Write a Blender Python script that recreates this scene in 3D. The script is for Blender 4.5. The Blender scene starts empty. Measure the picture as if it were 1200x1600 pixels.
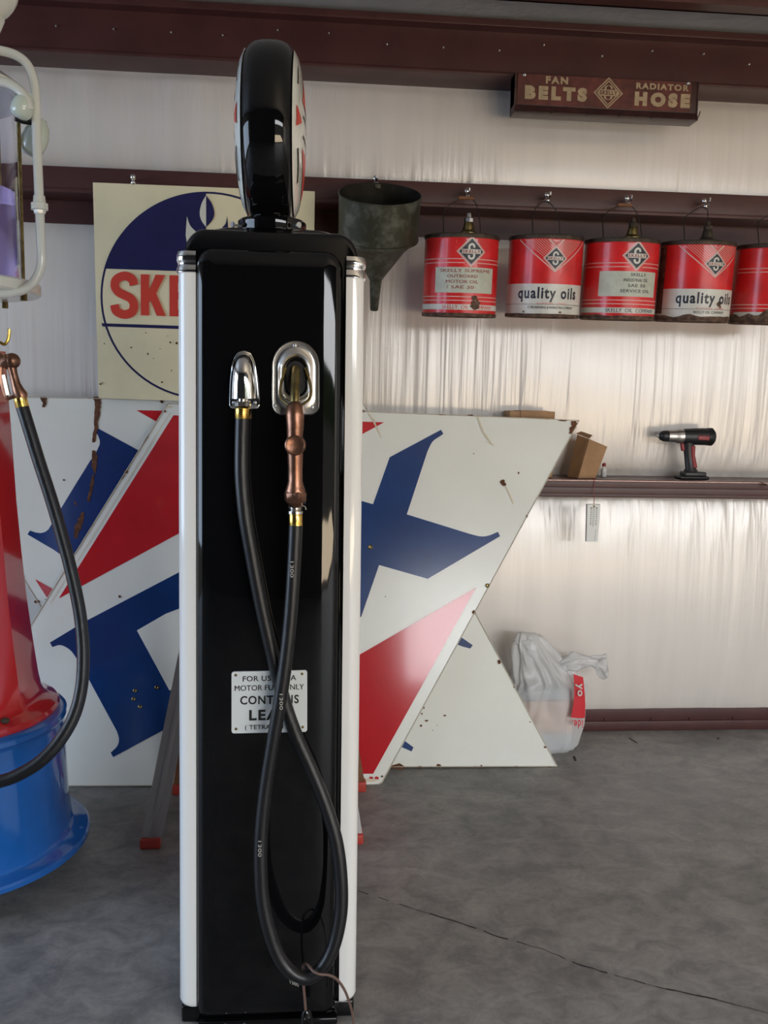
import bpy, bmesh, math, random
from math import sin, cos, tan, pi, radians, atan2, sqrt, hypot
from mathutils import Vector, Matrix, noise
from mathutils.geometry import tessellate_polygon
random.seed(7)
scn = bpy.context.scene
COL = scn.collection

# ------------------------------------------------------------------ camera
FPX, EYE, PITCH, ROLL, YAW = 1383.0, 1.48, 7.2, 1.2, 4.9      # the lens in pixels of the 1200x1600 frame
_t, _r, _y = radians(PITCH), radians(ROLL), radians(YAW)
CF = Vector((sin(_y)*cos(_t), cos(_y)*cos(_t), -sin(_t)))
_R0 = Vector((cos(_y), -sin(_y), 0)); _U0 = _R0.cross(CF)
CR = _R0*cos(_r) + _U0*sin(_r); CU = -_R0*sin(_r) + _U0*cos(_r)
CAM = Vector((0, 0, EYE))
cam = bpy.data.cameras.new('camera'); camo = bpy.data.objects.new('camera', cam); COL.objects.link(camo)
cam.sensor_fit = 'VERTICAL'; cam.sensor_height = 24; cam.lens = 24*FPX/1600; cam.clip_start = .02
camo.matrix_world = Matrix(((CR.x, CU.x, -CF.x, 0), (CR.y, CU.y, -CF.y, 0), (CR.z, CU.z, -CF.z, EYE), (0, 0, 0, 1)))
scn.camera = camo

# ------------------------------------------------------------------ world, daylight through the two door openings, exposure
scn.view_settings.view_transform = 'Standard'; scn.view_settings.look = 'None'
scn.view_settings.gamma = 1; scn.view_settings.use_curve_mapping = False
scn.view_settings.exposure = -0.3
w = bpy.data.worlds.new('world'); scn.world = w; w.use_nodes = True
wn = w.node_tree.nodes; wl = w.node_tree.links
bgn = wn['Background']
tc = wn.new('ShaderNodeTexCoord'); sp = wn.new('ShaderNodeSeparateXYZ'); wr = wn.new('ShaderNodeValToRGB')
wl.new(tc.outputs['Generated'], sp.inputs[0])
mr = wn.new('ShaderNodeMapRange'); mr.inputs[1].default_value = -1; mr.inputs[2].default_value = 1
wl.new(sp.outputs['Z'], mr.inputs[0]); wl.new(mr.outputs[0], wr.inputs[0])
e = wr.color_ramp.elements
e[0].position = 0; e[0].color = (.35, .34, .32, 1); e[1].position = 1; e[1].color = (.45, .6, .95, 1)
for p, c in ((.485, (.45, .44, .40, 1)), (.495, (.10, .16, .05, 1)), (.53, (.12, .20, .06, 1)), (.56, (.85, .92, 1, 1))):
    x = e.new(p); x.color = c
wl.new(wr.outputs[0], bgn.inputs[0]); bgn.inputs[1].default_value = 1.0

def area(name, loc, target, sx, sy, power, col):
    l = bpy.data.lights.new(name, 'AREA'); l.shape = 'RECTANGLE'; l.size = sx; l.size_y = sy
    l.energy = power; l.color = col
    o = bpy.data.objects.new(name, l); COL.objects.link(o); o.location = loc
    o.rotation_euler = (Vector(target) - Vector(loc)).to_track_quat('-Z', 'Y').to_euler()
    return o
LF = -2.6      # plane of the front wall behind the camera
area('sky_outside', (1.0, LF - 4.0, 4.2), (1.0, 3.8, 1.0), 19, 4.6, 4250, (.95, .97, 1.0))
area('sunlit_ground_right', (3.5, LF - 2.2, .01), (3.5, LF - 2.2, 5), 5.6, 3.6, 900, (1.0, .80, .56))
area('shaded_sky_left', (-5.9, .9, 1.75), (0, 2.6, .7), 4.4, 3.0, 350, (.60, .76, 1.0))

# ------------------------------------------------------------------ pixel <-> place (the calibrated camera above)
def ray(px, py): return CR*((px - 600)/FPX) - CU*((py - 800)/FPX) + CF
def at(px, py, Y):
    d = ray(px, py); return CAM + d*(Y/d.y)
def onz(px, py, z):
    d = ray(px, py); return CAM + d*((z - EYE)/d.z)
def onplane(px, py, p0, n):
    d = ray(px, py); return CAM + d*((p0 - CAM).dot(n)/d.dot(n))

# ------------------------------------------------------------------ mesh helpers
class P:
    def __init__(s): s.v = []; s.f = []; s.m = []
    def add(s, vs, fs, mi=0):
        b = len(s.v); s.v += [Vector(a) for a in vs]
        for f in fs: s.f.append([b + i for i in f]); s.m.append(mi)
        return s
    def box(s, a, b, mi=0, bev=0):
        bm = bmesh.new(); bmesh.ops.create_cube(bm, size=1)
        c = [(a[i] + b[i])/2 for i in range(3)]; d = [abs(b[i] - a[i]) for i in range(3)]
        for v in bm.verts: v.co = Vector((c[0] + v.co.x*d[0], c[1] + v.co.y*d[1], c[2] + v.co.z*d[2]))
        if bev: bmesh.ops.bevel(bm, geom=bm.edges[:], offset=bev, segments=3, affect='EDGES', profile=.5)
        bm.verts.index_update(); s.add([v.co for v in bm.verts], [[v.index for v in f.verts] for f in bm.faces], mi); bm.free(); return s
    def obox(s, mat, d, mi=0, bev=0):       # box of size d centred on matrix
        q = P().box([-x/2 for x in d], [x/2 for x in d], 0, bev)
        return s.add([mat @ v for v in q.v], q.f, mi)
    def loft(s, rings, mi=0, cap0=True, cap1=True, closed=True):
        n = len(rings[0]); vs = [v for r in rings for v in r]; fs = []
        for i in range(len(rings) - 1):
            for j in range(n if closed else n - 1):
                k = (j + 1) % n; fs.append([i*n + j, i*n + k, (i + 1)*n + k, (i + 1)*n + j])
        if cap0: fs.append(list(range(n))[::-1])
        if cap1: fs.append([(len(rings) - 1)*n + j for j in range(n)])
        return s.add(vs, fs, mi)
    def lathe(s, prof, mat=None, seg=32, mi=0, cap0=True, cap1=True):
        mat = mat or Matrix()
        return s.loft([[mat @ Vector((r*cos(2*pi*j/seg), r*sin(2*pi*j/seg), z)) for j in range(seg)] for r, z in prof], mi, cap0, cap1)
    def tube(s, pts, rad, seg=14, mi=0):
        pts = [Vector(p) for p in pts]; n = len(pts)
        if not hasattr(rad, '__len__'): rad = [rad]*n
        rings = []; up = None
        for i in range(n):
            t = (pts[min(i + 1, n - 1)] - pts[max(i - 1, 0)]).normalized()
            if up is None: up = t.orthogonal().normalized()
            up = (up - t*up.dot(t)).normalized(); sd = t.cross(up)
            rings.append([pts[i] + (up*cos(2*pi*j/seg) + sd*sin(2*pi*j/seg))*rad[i] for j in range(seg)])
        return s.loft(rings, mi)
    def sphere(s, c, r, mi=0, seg=20, sc=(1, 1, 1)):
        n = seg//2
        return s.loft([[Vector(c) + Vector((max(r*sin(pi*i/n), 1e-5)*cos(2*pi*j/seg)*sc[0], max(r*sin(pi*i/n), 1e-5)*sin(2*pi*j/seg)*sc[1], -r*cos(pi*i/n)*sc[2])) for j in range(seg)] for i in range(n + 1)], mi)
    def poly(s, pts, fn, mi=0, layer=None, thick=0):
        # flat polygon of 2D points carried to 3D by fn(u, v, depth); thick > 0 makes a plate
        tri = tessellate_polygon([[Vector((p[0], p[1], 0)) for p in pts]])
        a = [fn(p[0], p[1], 0) for p in pts]
        if not thick: return s.add(a, [list(t) for t in tri], mi)
        b = [fn(p[0], p[1], thick) for p in pts]; n = len(pts)
        fs = [list(t) for t in tri] + [[n + i for i in t][::-1] for t in tri] + [[i, (i + 1) % n, n + (i + 1) % n, n + i] for i in range(n)]
        return s.add(a + b, fs, mi)
    def build(s, name, mats, parent=None, loc=None, ang=35, fix=True):
        me = bpy.data.meshes.new(name)
        L = Vector(loc) if loc is not None else (parent_loc(parent) if parent else Vector((0, 0, 0)))
        me.from_pydata([tuple(v - L) for v in s.v], [], s.f)
        if not isinstance(mats, (list, tuple)): mats = [mats]
        for m in mats: me.materials.append(m)
        me.polygons.foreach_set('material_index', s.m)
        if fix:
            bm = bmesh.new(); bm.from_mesh(me); bmesh.ops.recalc_face_normals(bm, faces=bm.faces[:]); bm.to_mesh(me); bm.free()
        me.polygons.foreach_set('use_smooth', [True]*len(me.polygons))
        me.set_sharp_from_angle(angle=radians(ang))
        o = bpy.data.objects.new(name, me); COL.objects.link(o)
        if parent: o.parent = parent
        else: o.location = L
        return o
def parent_loc(o):
    while o.parent: o = o.parent
    return Vector(o.location)
def tag(o, label=None, cat=None, group=None, kind=None):
    if label: o['label'] = label
    if cat: o['category'] = cat
    if group: o['group'] = group
    if kind: o['kind'] = kind
    return o
def thing(name, loc, label, cat, group=None):
    o = bpy.data.objects.new(name, None); COL.objects.link(o); o.location = loc; o.empty_display_size = .1
    return tag(o, label, cat, group)
def smooth(pts, n=8):
    pts = [Vector(p) for p in pts]; out = []
    q = [pts[0]*2 - pts[1]] + pts + [pts[-1]*2 - pts[-2]]
    for i in range(1, len(q) - 2):
        a, b, c, d = q[i - 1], q[i], q[i + 1], q[i + 2]
        for k in range(n):
            t = k/n; out.append(.5*((2*b) + (c - a)*t + (2*a - 5*b + 4*c - d)*t*t + (3*b - a - 3*c + d)*t**3))
    return out + [pts[-1]]
def ribbon(p, pts, wd, fn, mi, n=6):
    q = smooth([Vector((a, b_, 0)) for a, b_ in pts], n)
    vs = []
    for i in range(len(q)):
        d = (q[min(i + 1, len(q) - 1)] - q[max(i - 1, 0)]).normalized(); nn = Vector((-d.y, d.x, 0))*wd/2
        vs += [fn((q[i] + nn).x, (q[i] + nn).y, 0), fn((q[i] - nn).x, (q[i] - nn).y, 0)]
    p.add(vs, [[2*i, 2*i + 2, 2*i + 3, 2*i + 1] for i in range(len(q) - 1)], mi)
SPTS = [(.88, .74), (.80, .88), (.5, .95), (.18, .86), (.12, .70), (.26, .57), (.5, .50), (.76, .42), (.88, .28), (.80, .12), (.5, .05), (.18, .12), (.10, .27)]
def letter_s(p, fn, u0, v0, u1, v1, wd, mi):      # a heavy S drawn as one ribbon
    ribbon(p, [(u0 + (u1 - u0)*a, v0 + (v1 - v0)*b_) for a, b_ in SPTS], wd, fn, mi)
_T = {}
def text2d(s, bold=0.0, shear=0):
    # outline text as (verts in 0..1, faces)
    k = (s, bold, shear)
    if k in _T: return _T[k]
    if bold and 'M' in s:          # sharp-cornered letters: thicken by overlaying shifted copies
        v0, f0 = text2d(s, 0, shear); vs, fs = [], []
        for dx in (-1, 0, 1):
            b0 = len(vs); vs += [(x + dx*bold*.9/max(3, len(s))*1.6, y) for x, y in v0]; fs += [[b0 + i for i in f] for f in f0]
        _T[k] = (vs, fs); return _T[k]
    cu = bpy.data.curves.new('t', 'FONT'); cu.body = s; cu.offset = bold; cu.shear = shear; cu.resolution_u = 3; cu.fill_mode = 'FRONT'
    cu.space_character = 1 + bold*6
    o = bpy.data.objects.new('t', cu); COL.objects.link(o)
    dg = bpy.context.evaluated_depsgraph_get(); ev = o.evaluated_get(dg); me = ev.to_mesh()
    vs = [(v.co.x, v.co.y) for v in me.vertices]; fs = [list(p.vertices) for p in me.polygons]
    ev.to_mesh_clear(); bpy.data.objects.remove(o); bpy.data.curves.remove(cu)
    x0 = min(v[0] for v in vs); x1 = max(v[0] for v in vs); y0 = min(v[1] for v in vs); y1 = max(v[1] for v in vs)
    _T[k] = ([((a - x0)/(x1 - x0), (b - y0)/(y1 - y0)) for a, b in vs], fs); return _T[k]
def puttext(p, s, fn, u0, v0, u1, v1, mi, bold=0.0):
    vs, fs = text2d(s, bold)
    p.add([fn(u0 + (u1 - u0)*a, v0 + (v1 - v0)*b, 0) for a, b in vs], fs, mi)

# ------------------------------------------------------------------ materials
def mat(name, col, rough=.5, metal=0, spec=.5, coat=0, coatr=.05, var=0, vscale=6, bump=0, bscale=40, stretch=(1, 1, 1), col2=None, thr=(.4, .6), trans=0, ior=1.45, rvar=0, detail=6):
    m = bpy.data.materials.new(name); m.use_nodes = True; N = m.node_tree.nodes; L = m.node_tree.links
    b = N['Principled BSDF']
    b.inputs['Base Color'].default_value = (*col, 1); b.inputs['Roughness'].default_value = rough
    b.inputs['Metallic'].default_value = metal; b.inputs['Specular IOR Level'].default_value = spec
    b.inputs['Coat Weight'].default_value = coat; b.inputs['Coat Roughness'].default_value = coatr
    b.inputs['Transmission Weight'].default_value = trans; b.inputs['IOR'].default_value = ior
    if var or col2 or bump or rvar:
        t = N.new('ShaderNodeTexCoord'); mp = N.new('ShaderNodeMapping'); mp.inputs['Scale'].default_value = stretch
        L.new(t.outputs['Object'], mp.inputs[0])
    if var or col2 or rvar:
        n = N.new('ShaderNodeTexNoise'); n.inputs['Scale'].default_value = vscale; n.inputs['Detail'].default_value = detail; n.inputs['Roughness'].default_value = .62
        L.new(mp.outputs[0], n.inputs[0])
        r = N.new('ShaderNodeValToRGB'); L.new(n.outputs[0], r.inputs[0])
        E = r.color_ramp.elements; E[0].position, E[1].position = thr
        c2 = col2 or tuple(min(1, c*(1 + var)) for c in col); c1 = col if col2 else tuple(c*(1 - var) for c in col)
        E[0].color = (*c1, 1); E[1].color = (*c2, 1)
        L.new(r.outputs[0], b.inputs['Base Color'])
        if rvar:
            q = N.new('ShaderNodeMapRange'); L.new(n.outputs[0], q.inputs[0]); q.inputs[1].default_value = .3; q.inputs[2].default_value = .7
            q.inputs[3].default_value = rough - rvar; q.inputs[4].default_value = rough + rvar; L.new(q.outputs[0], b.inputs['Roughness'])
    if bump:
        n2 = N.new('ShaderNodeTexNoise'); n2.inputs['Scale'].default_value = bscale; n2.inputs['Detail'].default_value = 4
        L.new(mp.outputs[0], n2.inputs[0]); bp = N.new('ShaderNodeBump'); bp.inputs['Strength'].default_value = bump; bp.inputs['Distance'].default_value = .004
        L.new(n2.outputs[0], bp.inputs['Height']); L.new(bp.outputs[0], b.inputs['Normal'])
    return m
M = {}
M['brown'] = mat('brown_painted_steel', (.066, .022, .020), .4, spec=.5, var=.12, vscale=5, bump=.05, bscale=90)
M['brownshine'] = mat('painted_bend_highlight', (.30, .20, .18), .16, metal=.6)  # brown paint made paler and glossier, highlight of the shelf bend in its colour
M['black'] = mat('gloss_black_enamel', (.0035, .0035, .004), .04, spec=.5, bump=.25, bscale=5, stretch=(1, 1, .35))
M['blackplain'] = mat('black_paint', (.01, .01, .011), .35)
M['rubber'] = mat('black_rubber', (.009, .009, .010), .36, spec=.5, bump=.12, bscale=160, stretch=(1, 1, .2))
M['hosemark'] = mat('pale_hose_print', (.35, .34, .3), .6)
M['white'] = mat('white_enamel', (.80, .79, .76), .14, coat=.4)
M['chrome'] = mat('chrome', (.80, .79, .77), .09, metal=1)
M['boot'] = mat('satin_chrome', (.74, .71, .66), .24, metal=1)
M['nickel'] = mat('brushed_nickel', (.55, .52, .47), .22, metal=1)
M['brass'] = mat('brass', (.72, .47, .12), .22, metal=1)
M['oldbrass'] = mat('tarnished_brass', (.22, .17, .07), .35, metal=1, var=.25, vscale=30)
M['copper'] = mat('copper_bronze', (.25, .125, .080), .33, metal=.9, var=.28, vscale=22, bump=.15, bscale=120)
M['steel'] = mat('galvanised_steel', (.55, .56, .56), .35, metal=1)
M['porc'] = mat('white_porcelain', (.76, .76, .69), .24, coat=.08, coatr=.1, var=.03, vscale=1.5)
M['porcedge'] = mat('rusty_porcelain_edge', (.55, .50, .40), .35, col2=(.25, .12, .05), vscale=14, thr=(.58, .72))
M['porcblue'] = mat('blue_porcelain', (.010, .040, .150), .2, coat=.08, coatr=.1, var=.12, vscale=3)
M['porcred'] = mat('red_porcelain', (.50, .020, .026), .13, coat=.3, coatr=.06, var=.06, vscale=2)
M['rust'] = mat('rust', (.07, .025, .010), .85, col2=(.15, .06, .025), vscale=60)
M['stain'] = mat('pale_rust_stain', (.62, .55, .40), .4)
M['cream'] = mat('cream_painted_sheet', (.74, .67, .44), .42, var=.05, vscale=2.5)
M['navy'] = mat('navy_paint', (.014, .014, .075), .35, var=.1, vscale=6)
M['creamwhite'] = mat('off_white_paint', (.62, .61, .52), .4)
M['signred'] = mat('embossed_red', (.60, .055, .035), .35)
M['canred'] = mat('can_red', (.62, .022, .024), .28, coat=.2, var=.14, vscale=9, bump=.06, bscale=14)
M['canwhite'] = mat('can_white', (.60, .60, .55), .35, var=.07, vscale=12)
M['canline'] = mat('can_pale_line', (.65, .42, .38), .4)
M['canlabel'] = mat('can_label_patch', (.50, .53, .45), .5, var=.08, vscale=20)
M['candark'] = mat('can_black_print', (.012, .015, .028), .4)
M['canrust'] = mat('can_rust', (.055, .03, .02), .8, col2=(.15, .09, .06), vscale=35, bump=.3, bscale=90)
M['cantop'] = mat('grimy_can_top', (.055, .042, .030), .55, metal=.4, var=.35, vscale=30)
M['labelred'] = mat('faded_dark_red_print', (.26, .045, .04), .5)
M['wire'] = mat('dark_wire', (.05, .045, .04), .45, metal=.8)
M['tin'] = mat('weathered_tin', (.050, .052, .035), .5, metal=.45, col2=(.17, .18, .15), vscale=16, thr=(.48, .74), bump=.15, bscale=30, rvar=.1)
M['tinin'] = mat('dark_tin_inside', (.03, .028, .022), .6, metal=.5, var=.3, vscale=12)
M['fanred'] = mat('old_dark_red_tin', (.10, .022, .016), .42, var=.3, vscale=14, bump=.1)
M['fanbrown'] = mat('dark_tin_box', (.045, .018, .016), .4, var=.2, vscale=20)
M['fantan'] = mat('tan_lettering', (.38, .285, .17), .5, var=.12, vscale=30)
M['card'] = mat('cardboard', (.37, .215, .11), .75, var=.10, vscale=10)
M['glass'] = mat('clear_glass', (.93, .93, 1), .03, trans=1, ior=1.15)
M['tint'] = mat('violet_tinted_liquid', (.55, .45, .75), .05, trans=.65, ior=1.2)
M['milk'] = mat('milk_glass', (.72, .74, .68), .15, coat=.5)
M['opal'] = mat('pale_green_glass', (.60, .68, .58), .12, coat=.5)
M['pumpred'] = mat('red_pump_enamel', (.50, .018, .022), .12, coat=.7, coatr=.04, var=.06, vscale=4)
M['pumpblue'] = mat('blue_pump_enamel', (.012, .115, .42), .13, coat=.7, coatr=.04, var=.08, vscale=5)
M['pipe'] = mat('white_painted_pipe', (.70, .72, .66), .2, coat=.4)
M['alu'] = mat('ladder_aluminium', (.50, .47, .45), .4, metal=.75)
M['redplastic'] = mat('red_plastic_foot', (.40, .045, .03), .5)
M['wood'] = mat('brown_wood', (.20, .085, .04), .6, var=.2, vscale=12)
M['darkpl'] = mat('charcoal_plastic', (.016, .016, .018), .38)
M['redpl'] = mat('dark_red_plastic', (.24, .02, .025), .4)
M['silverpl'] = mat('satin_silver', (.50, .48, .46), .3, metal=.9)
M['cord'] = mat('brown_cord', (.14, .085, .065), .5)
M['thread'] = mat('red_thread', (.30, .05, .05), .7)
M['gauge'] = mat('pale_plastic_card', (.72, .73, .70), .3)
M['print'] = mat('black_print', (.012, .012, .012), .4)
M['plate'] = mat('white_enamel_plate', (.66, .69, .68), .3)
M['bagred'] = mat('bag_red_print', (.62, .03, .04), .4)
M['peach'] = mat('peach_box', (.72, .50, .40), .6, var=.1, vscale=4)
M['greybox'] = mat('grey_box', (.42, .46, .50), .6)
M['concdark'] = mat('dark_joint', (.035, .032, .028), .9, var=.3, vscale=40)
M['dirt'] = mat('dirt_crumb', (.03, .025, .02), .9)
M['frontwall'] = mat('dark_shed_wall', (.02, .018, .017), .8)
M['caster'] = mat('caster_dark', (.06, .045, .03), .6)

# bag film
def bag_mat():
    m = bpy.data.materials.new('thin_white_plastic_film'); m.use_nodes = True; N = m.node_tree.nodes; L = m.node_tree.links
    b = N['Principled BSDF']; b.inputs['Base Color'].default_value = (.90, .90, .89, 1); b.inputs['Roughness'].default_value = .25
    b.inputs['Subsurface Weight'].default_value = 0
    tr = N.new('ShaderNodeBsdfTranslucent'); tr.inputs[0].default_value = (.92, .92, .92, 1)
    tp = N.new('ShaderNodeBsdfTransparent'); m1 = N.new('ShaderNodeMixShader'); m2 = N.new('ShaderNodeMixShader')
    m1.inputs[0].default_value = .3; m2.inputs[0].default_value = .42
    L.new(b.outputs[0], m1.inputs[1]); L.new(tr.outputs[0], m1.inputs[2]); L.new(m1.outputs[0], m2.inputs[1]); L.new(tp.outputs[0], m2.inputs[2])
    L.new(m2.outputs[0], N['Material Output'].inputs[0]); return m
M['film'] = bag_mat()

# wall facing: white reinforced vinyl with a fine woven scrim and soft vertical pulls
def facing(name, col, rough):
    m = bpy.data.materials.new(name); m.use_nodes = True; N = m.node_tree.nodes; L = m.node_tree.links
    b = N['Principled BSDF']; b.inputs['Roughness'].default_value = rough; b.inputs['Specular IOR Level'].default_value = .9; b.inputs['Metallic'].default_value = .12
    t = N.new('ShaderNodeTexCoord')
    mp = N.new('ShaderNodeMapping'); mp.inputs['Scale'].default_value = (1, 1, .06); mp.inputs['Rotation'].default_value = (0, .05, 0); L.new(t.outputs['Object'], mp.inputs[0])
    n = N.new('ShaderNodeTexNoise'); n.inputs['Scale'].default_value = 14; n.inputs['Detail'].default_value = 5; n.inputs['Roughness'].default_value = .55; L.new(mp.outputs[0], n.inputs[0])
    r = N.new('ShaderNodeValToRGB'); r.color_ramp.elements[0].position = .3; r.color_ramp.elements[1].position = .65
    r.color_ramp.elements[0].color = (*[c*.93 for c in col], 1); r.color_ramp.elements[1].color = (*col, 1)
    L.new(n.outputs[0], r.inputs[0]); L.new(r.outputs[0], b.inputs['Base Color'])
    wv = N.new('ShaderNodeTexWave'); wv.inputs['Scale'].default_value = 45; wv.bands_direction = 'Z'; wv.inputs['Distortion'].default_value = 2; L.new(t.outputs['Object'], wv.inputs[0])
    wv2 = N.new('ShaderNodeTexWave'); wv2.inputs['Scale'].default_value = 45; wv2.bands_direction = 'X'; wv2.inputs['Distortion'].default_value = 2; L.new(t.outputs['Object'], wv2.inputs[0])
    ad = N.new('ShaderNodeMath'); ad.operation = 'ADD'; L.new(wv.outputs[1], ad.inputs[0]); L.new(wv2.outputs[1], ad.inputs[1])
    bp = N.new('ShaderNodeBump'); bp.inputs['Strength'].default_value = .10; bp.inputs['Distance'].default_value = .0005; L.new(ad.outputs[0], bp.inputs['Height'])
    def stretched(sc, zs, rot, det):
        m2 = N.new('ShaderNodeMapping'); m2.inputs['Scale'].default_value = (1, 1, zs); m2.inputs['Rotation'].default_value = (0, rot, 0); L.new(t.outputs['Object'], m2.inputs[0])
        q = N.new('ShaderNodeTexNoise'); q.inputs['Scale'].default_value = sc; q.inputs['Detail'].default_value = det; q.inputs['Distortion'].default_value = .25; L.new(m2.outputs[0], q.inputs[0]); return q.outputs[0]
    def math2(op, a, b_):
        q = N.new('ShaderNodeMath'); q.operation = op
        for k, v in enumerate((a, b_)):
            if hasattr(v, 'links'): L.new(v, q.inputs[k])
            else: q.inputs[k].default_value = v
        return q.outputs[0]
    hgt = math2('ADD', math2('MULTIPLY', stretched(15, .030, .05, 2), 1.0), math2('MULTIPLY', stretched(34, .022, -.03, 2), .42))
    # the pulls are strongest beside the girts and come in groups along the wall
    sz = N.new('ShaderNodeSeparateXYZ'); L.new(t.outputs['Object'], sz.inputs[0])
    zr = N.new('ShaderNodeMapRange'); zr.inputs[1].default_value = 0; zr.inputs[2].default_value = 3; L.new(sz.outputs['Z'], zr.inputs[0])
    cr_ = N.new('ShaderNodeValToRGB'); L.new(zr.outputs[0], cr_.inputs[0]); EE = cr_.color_ramp.elements
    EE[0].position = 0; EE[0].color = (.25,)*3 + (1,); EE[1].position = 1; EE[1].color = (.4,)*3 + (1,)
    for z_, v_ in ((.25, .12), (.75, .30), (1.08, 1), (1.19, 1), (1.75, .62), (2.05, .35), (2.28, .75), (2.45, .35), (2.75, .35)):
        x_ = EE.new(z_/3); x_.color = (v_, v_, v_, 1)
    grp = N.new('ShaderNodeTexNoise'); grp.inputs['Scale'].default_value = 1.9; mg = N.new('ShaderNodeMapping'); mg.inputs['Scale'].default_value = (1, 1, .35); L.new(t.outputs['Object'], mg.inputs[0]); L.new(mg.outputs[0], grp.inputs[0])
    gr = N.new('ShaderNodeMapRange'); gr.inputs[1].default_value = .36; gr.inputs[2].default_value = .62; gr.inputs[3].default_value = .15; gr.inputs[4].default_value = 1; L.new(grp.outputs[0], gr.inputs[0])
    b2 = N.new('ShaderNodeBump'); b2.inputs['Distance'].default_value = .019
    L.new(math2('MULTIPLY', cr_.outputs[0], gr.outputs[0]), b2.inputs['Strength']); L.new(hgt, b2.inputs['Height']); L.new(bp.outputs[0], b2.inputs['Normal'])
    L.new(b2.outputs[0], b.inputs['Normal']); return m
M['facing'] = facing('white_insulation_facing', (.78, .725, .665), .30)
M['ceil'] = facing('grey_ceiling_facing', (.42, .42, .42), .5)

def concrete():
    m = bpy.data.materials.new('mottled_concrete'); m.use_nodes = True; N = m.node_tree.nodes; L = m.node_tree.links
    b = N['Principled BSDF']; t = N.new('ShaderNodeTexCoord')
    def nz(sc, det, ro, st=(1, 1, 1)):
        mp = N.new('ShaderNodeMapping'); mp.inputs['Scale'].default_value = st; L.new(t.outputs['Object'], mp.inputs[0])
        n = N.new('ShaderNodeTexNoise'); n.inputs['Scale'].default_value = sc; n.inputs['Detail'].default_value = det; n.inputs['Roughness'].default_value = ro
        n.inputs['Distortion'].default_value = .6; L.new(mp.outputs[0], n.inputs[0]); return n
    a = nz(2.2, 8, .65); c = nz(9, 8, .7, (1, 1.3, 1)); d = nz(60, 4, .6)
    r = N.new('ShaderNodeValToRGB'); E = r.color_ramp.elements; E[0].position = .3; E[0].color = (.180, .175, .170, 1); E[1].position = .7; E[1].color = (.320, .306, .288, 1)
    L.new(a.outputs[0], r.inputs[0])
    r2 = N.new('ShaderNodeValToRGB'); E = r2.color_ramp.elements; E[0].position = .36; E[0].color = (.52, .52, .54, 1); E[1].position = .62; E[1].color = (1.12, 1.1, 1.08, 1)
    L.new(c.outputs[0], r2.inputs[0])
    mx = N.new('ShaderNodeMix'); mx.data_type = 'RGBA'; mx.blend_type = 'MULTIPLY'; mx.inputs[0].default_value = .8
    L.new(r.outputs[0], mx.inputs[6]); L.new(r2.outputs[0], mx.inputs[7])
    r3 = N.new('ShaderNodeValToRGB'); E = r3.color_ramp.elements; E[0].position = .3; E[0].color = (.85, .85, .85, 1); E[1].position = .7; E[1].color = (1.1, 1.1, 1.1, 1); L.new(d.outputs[0], r3.inputs[0])
    mx2 = N.new('ShaderNodeMix'); mx2.data_type = 'RGBA'; mx2.blend_type = 'MULTIPLY'; mx2.inputs[0].default_value = .7
    L.new(mx.outputs[2], mx2.inputs[6]); L.new(r3.outputs[0], mx2.inputs[7]); L.new(mx2.outputs[2], b.inputs['Base Color'])
    q = N.new('ShaderNodeMapRange'); q.inputs[3].default_value = .34; q.inputs[4].default_value = .6; L.new(c.outputs[0], q.inputs[0]); L.new(q.outputs[0], b.inputs['Roughness'])
    bp = N.new('ShaderNodeBump'); bp.inputs['Strength'].default_value = .12; bp.inputs['Distance'].default_value = .002; L.new(c.outputs[0], bp.inputs['Height']); L.new(bp.outputs[0], b.inputs['Normal'])
    return m
M['conc'] = concrete()

# ------------------------------------------------------------------ setting
WY = 3.82; GX0, GX1 = -5.0, 6.3
def struct(o, name=None): o['kind'] = 'structure'; return o
fl = P().box((GX0, LF - .05, -.12), (GX1, WY + .15, 0))
def strip(p, pts, wd, z, mi):
    for i in range(len(pts) - 1):
        a, b = Vector(pts[i]), Vector(pts[i + 1]); n = Vector((-(b - a).y, (b - a).x, 0)).normalized()*wd
        p.add([(*(a + n).xy, z), (*(b + n).xy, z), (*(b - n).xy, z), (*(a - n).xy, z)], [[0, 1, 2, 3]], mi)
crk = [onz(x, y, 0) for x, y in ((560, 1392), (640, 1418), (720, 1442), (780, 1464), (850, 1484), (905, 1507), (960, 1524), (1040, 1545), (1120, 1562), (1260, 1600))]
seg = []
for i in range(len(crk) - 1):
    for k in range(5):
        q = crk[i].lerp(crk[i + 1], k/5); seg.append((q.x, q.y + random.uniform(-.0025, .0025), 0))
for i in range(len(seg) - 1):
    if random.random() < .82: strip(fl, seg[i:i + 2], random.uniform(.0008, .0032), .0006, 1)
struct(fl.build('floor', [M['conc'], M['concdark']], ang=20))

# rear wall with the facing pillowed between the girts
rw = P(); nx, nz_ = 450, 120; z1 = 3.05
cre = [(random.uniform(3, 9), random.uniform(-.12, .12), random.uniform(0, 6.28), random.uniform(.5, 1)) for _ in range(4)] + \
      [(random.uniform(22, 60), random.uniform(-.06, .06), random.uniform(0, 6.28), random.uniform(.10, .3)) for _ in range(5)]
def bulge(x, z):
    for a, b in ((.09, 1.11), (1.17, 2.17), (2.28, 2.765)):
        if a < z < b:
            t = (z - a)/(b - a); base = .050*(sin(pi*t)**.55)
            edge = (1 - sin(pi*t))**1.0
            wv = 0
            for k, s, ph, am in cre: wv += am*(abs(sin(k*(x + s*z) + ph + 2*noise.noise(Vector((x*1.5, z*.5, k)))))**.6 - .6)
            msk = .35 + max(0, noise.noise(Vector((x*1.3, z*.6, 5))))*2.2
            return base + .0130*wv*(.16 + .95*edge)*msk + .006*noise.noise(Vector((x*1.7, z*2.2, 1)))
    return 0
vs = []; fs = []
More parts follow.
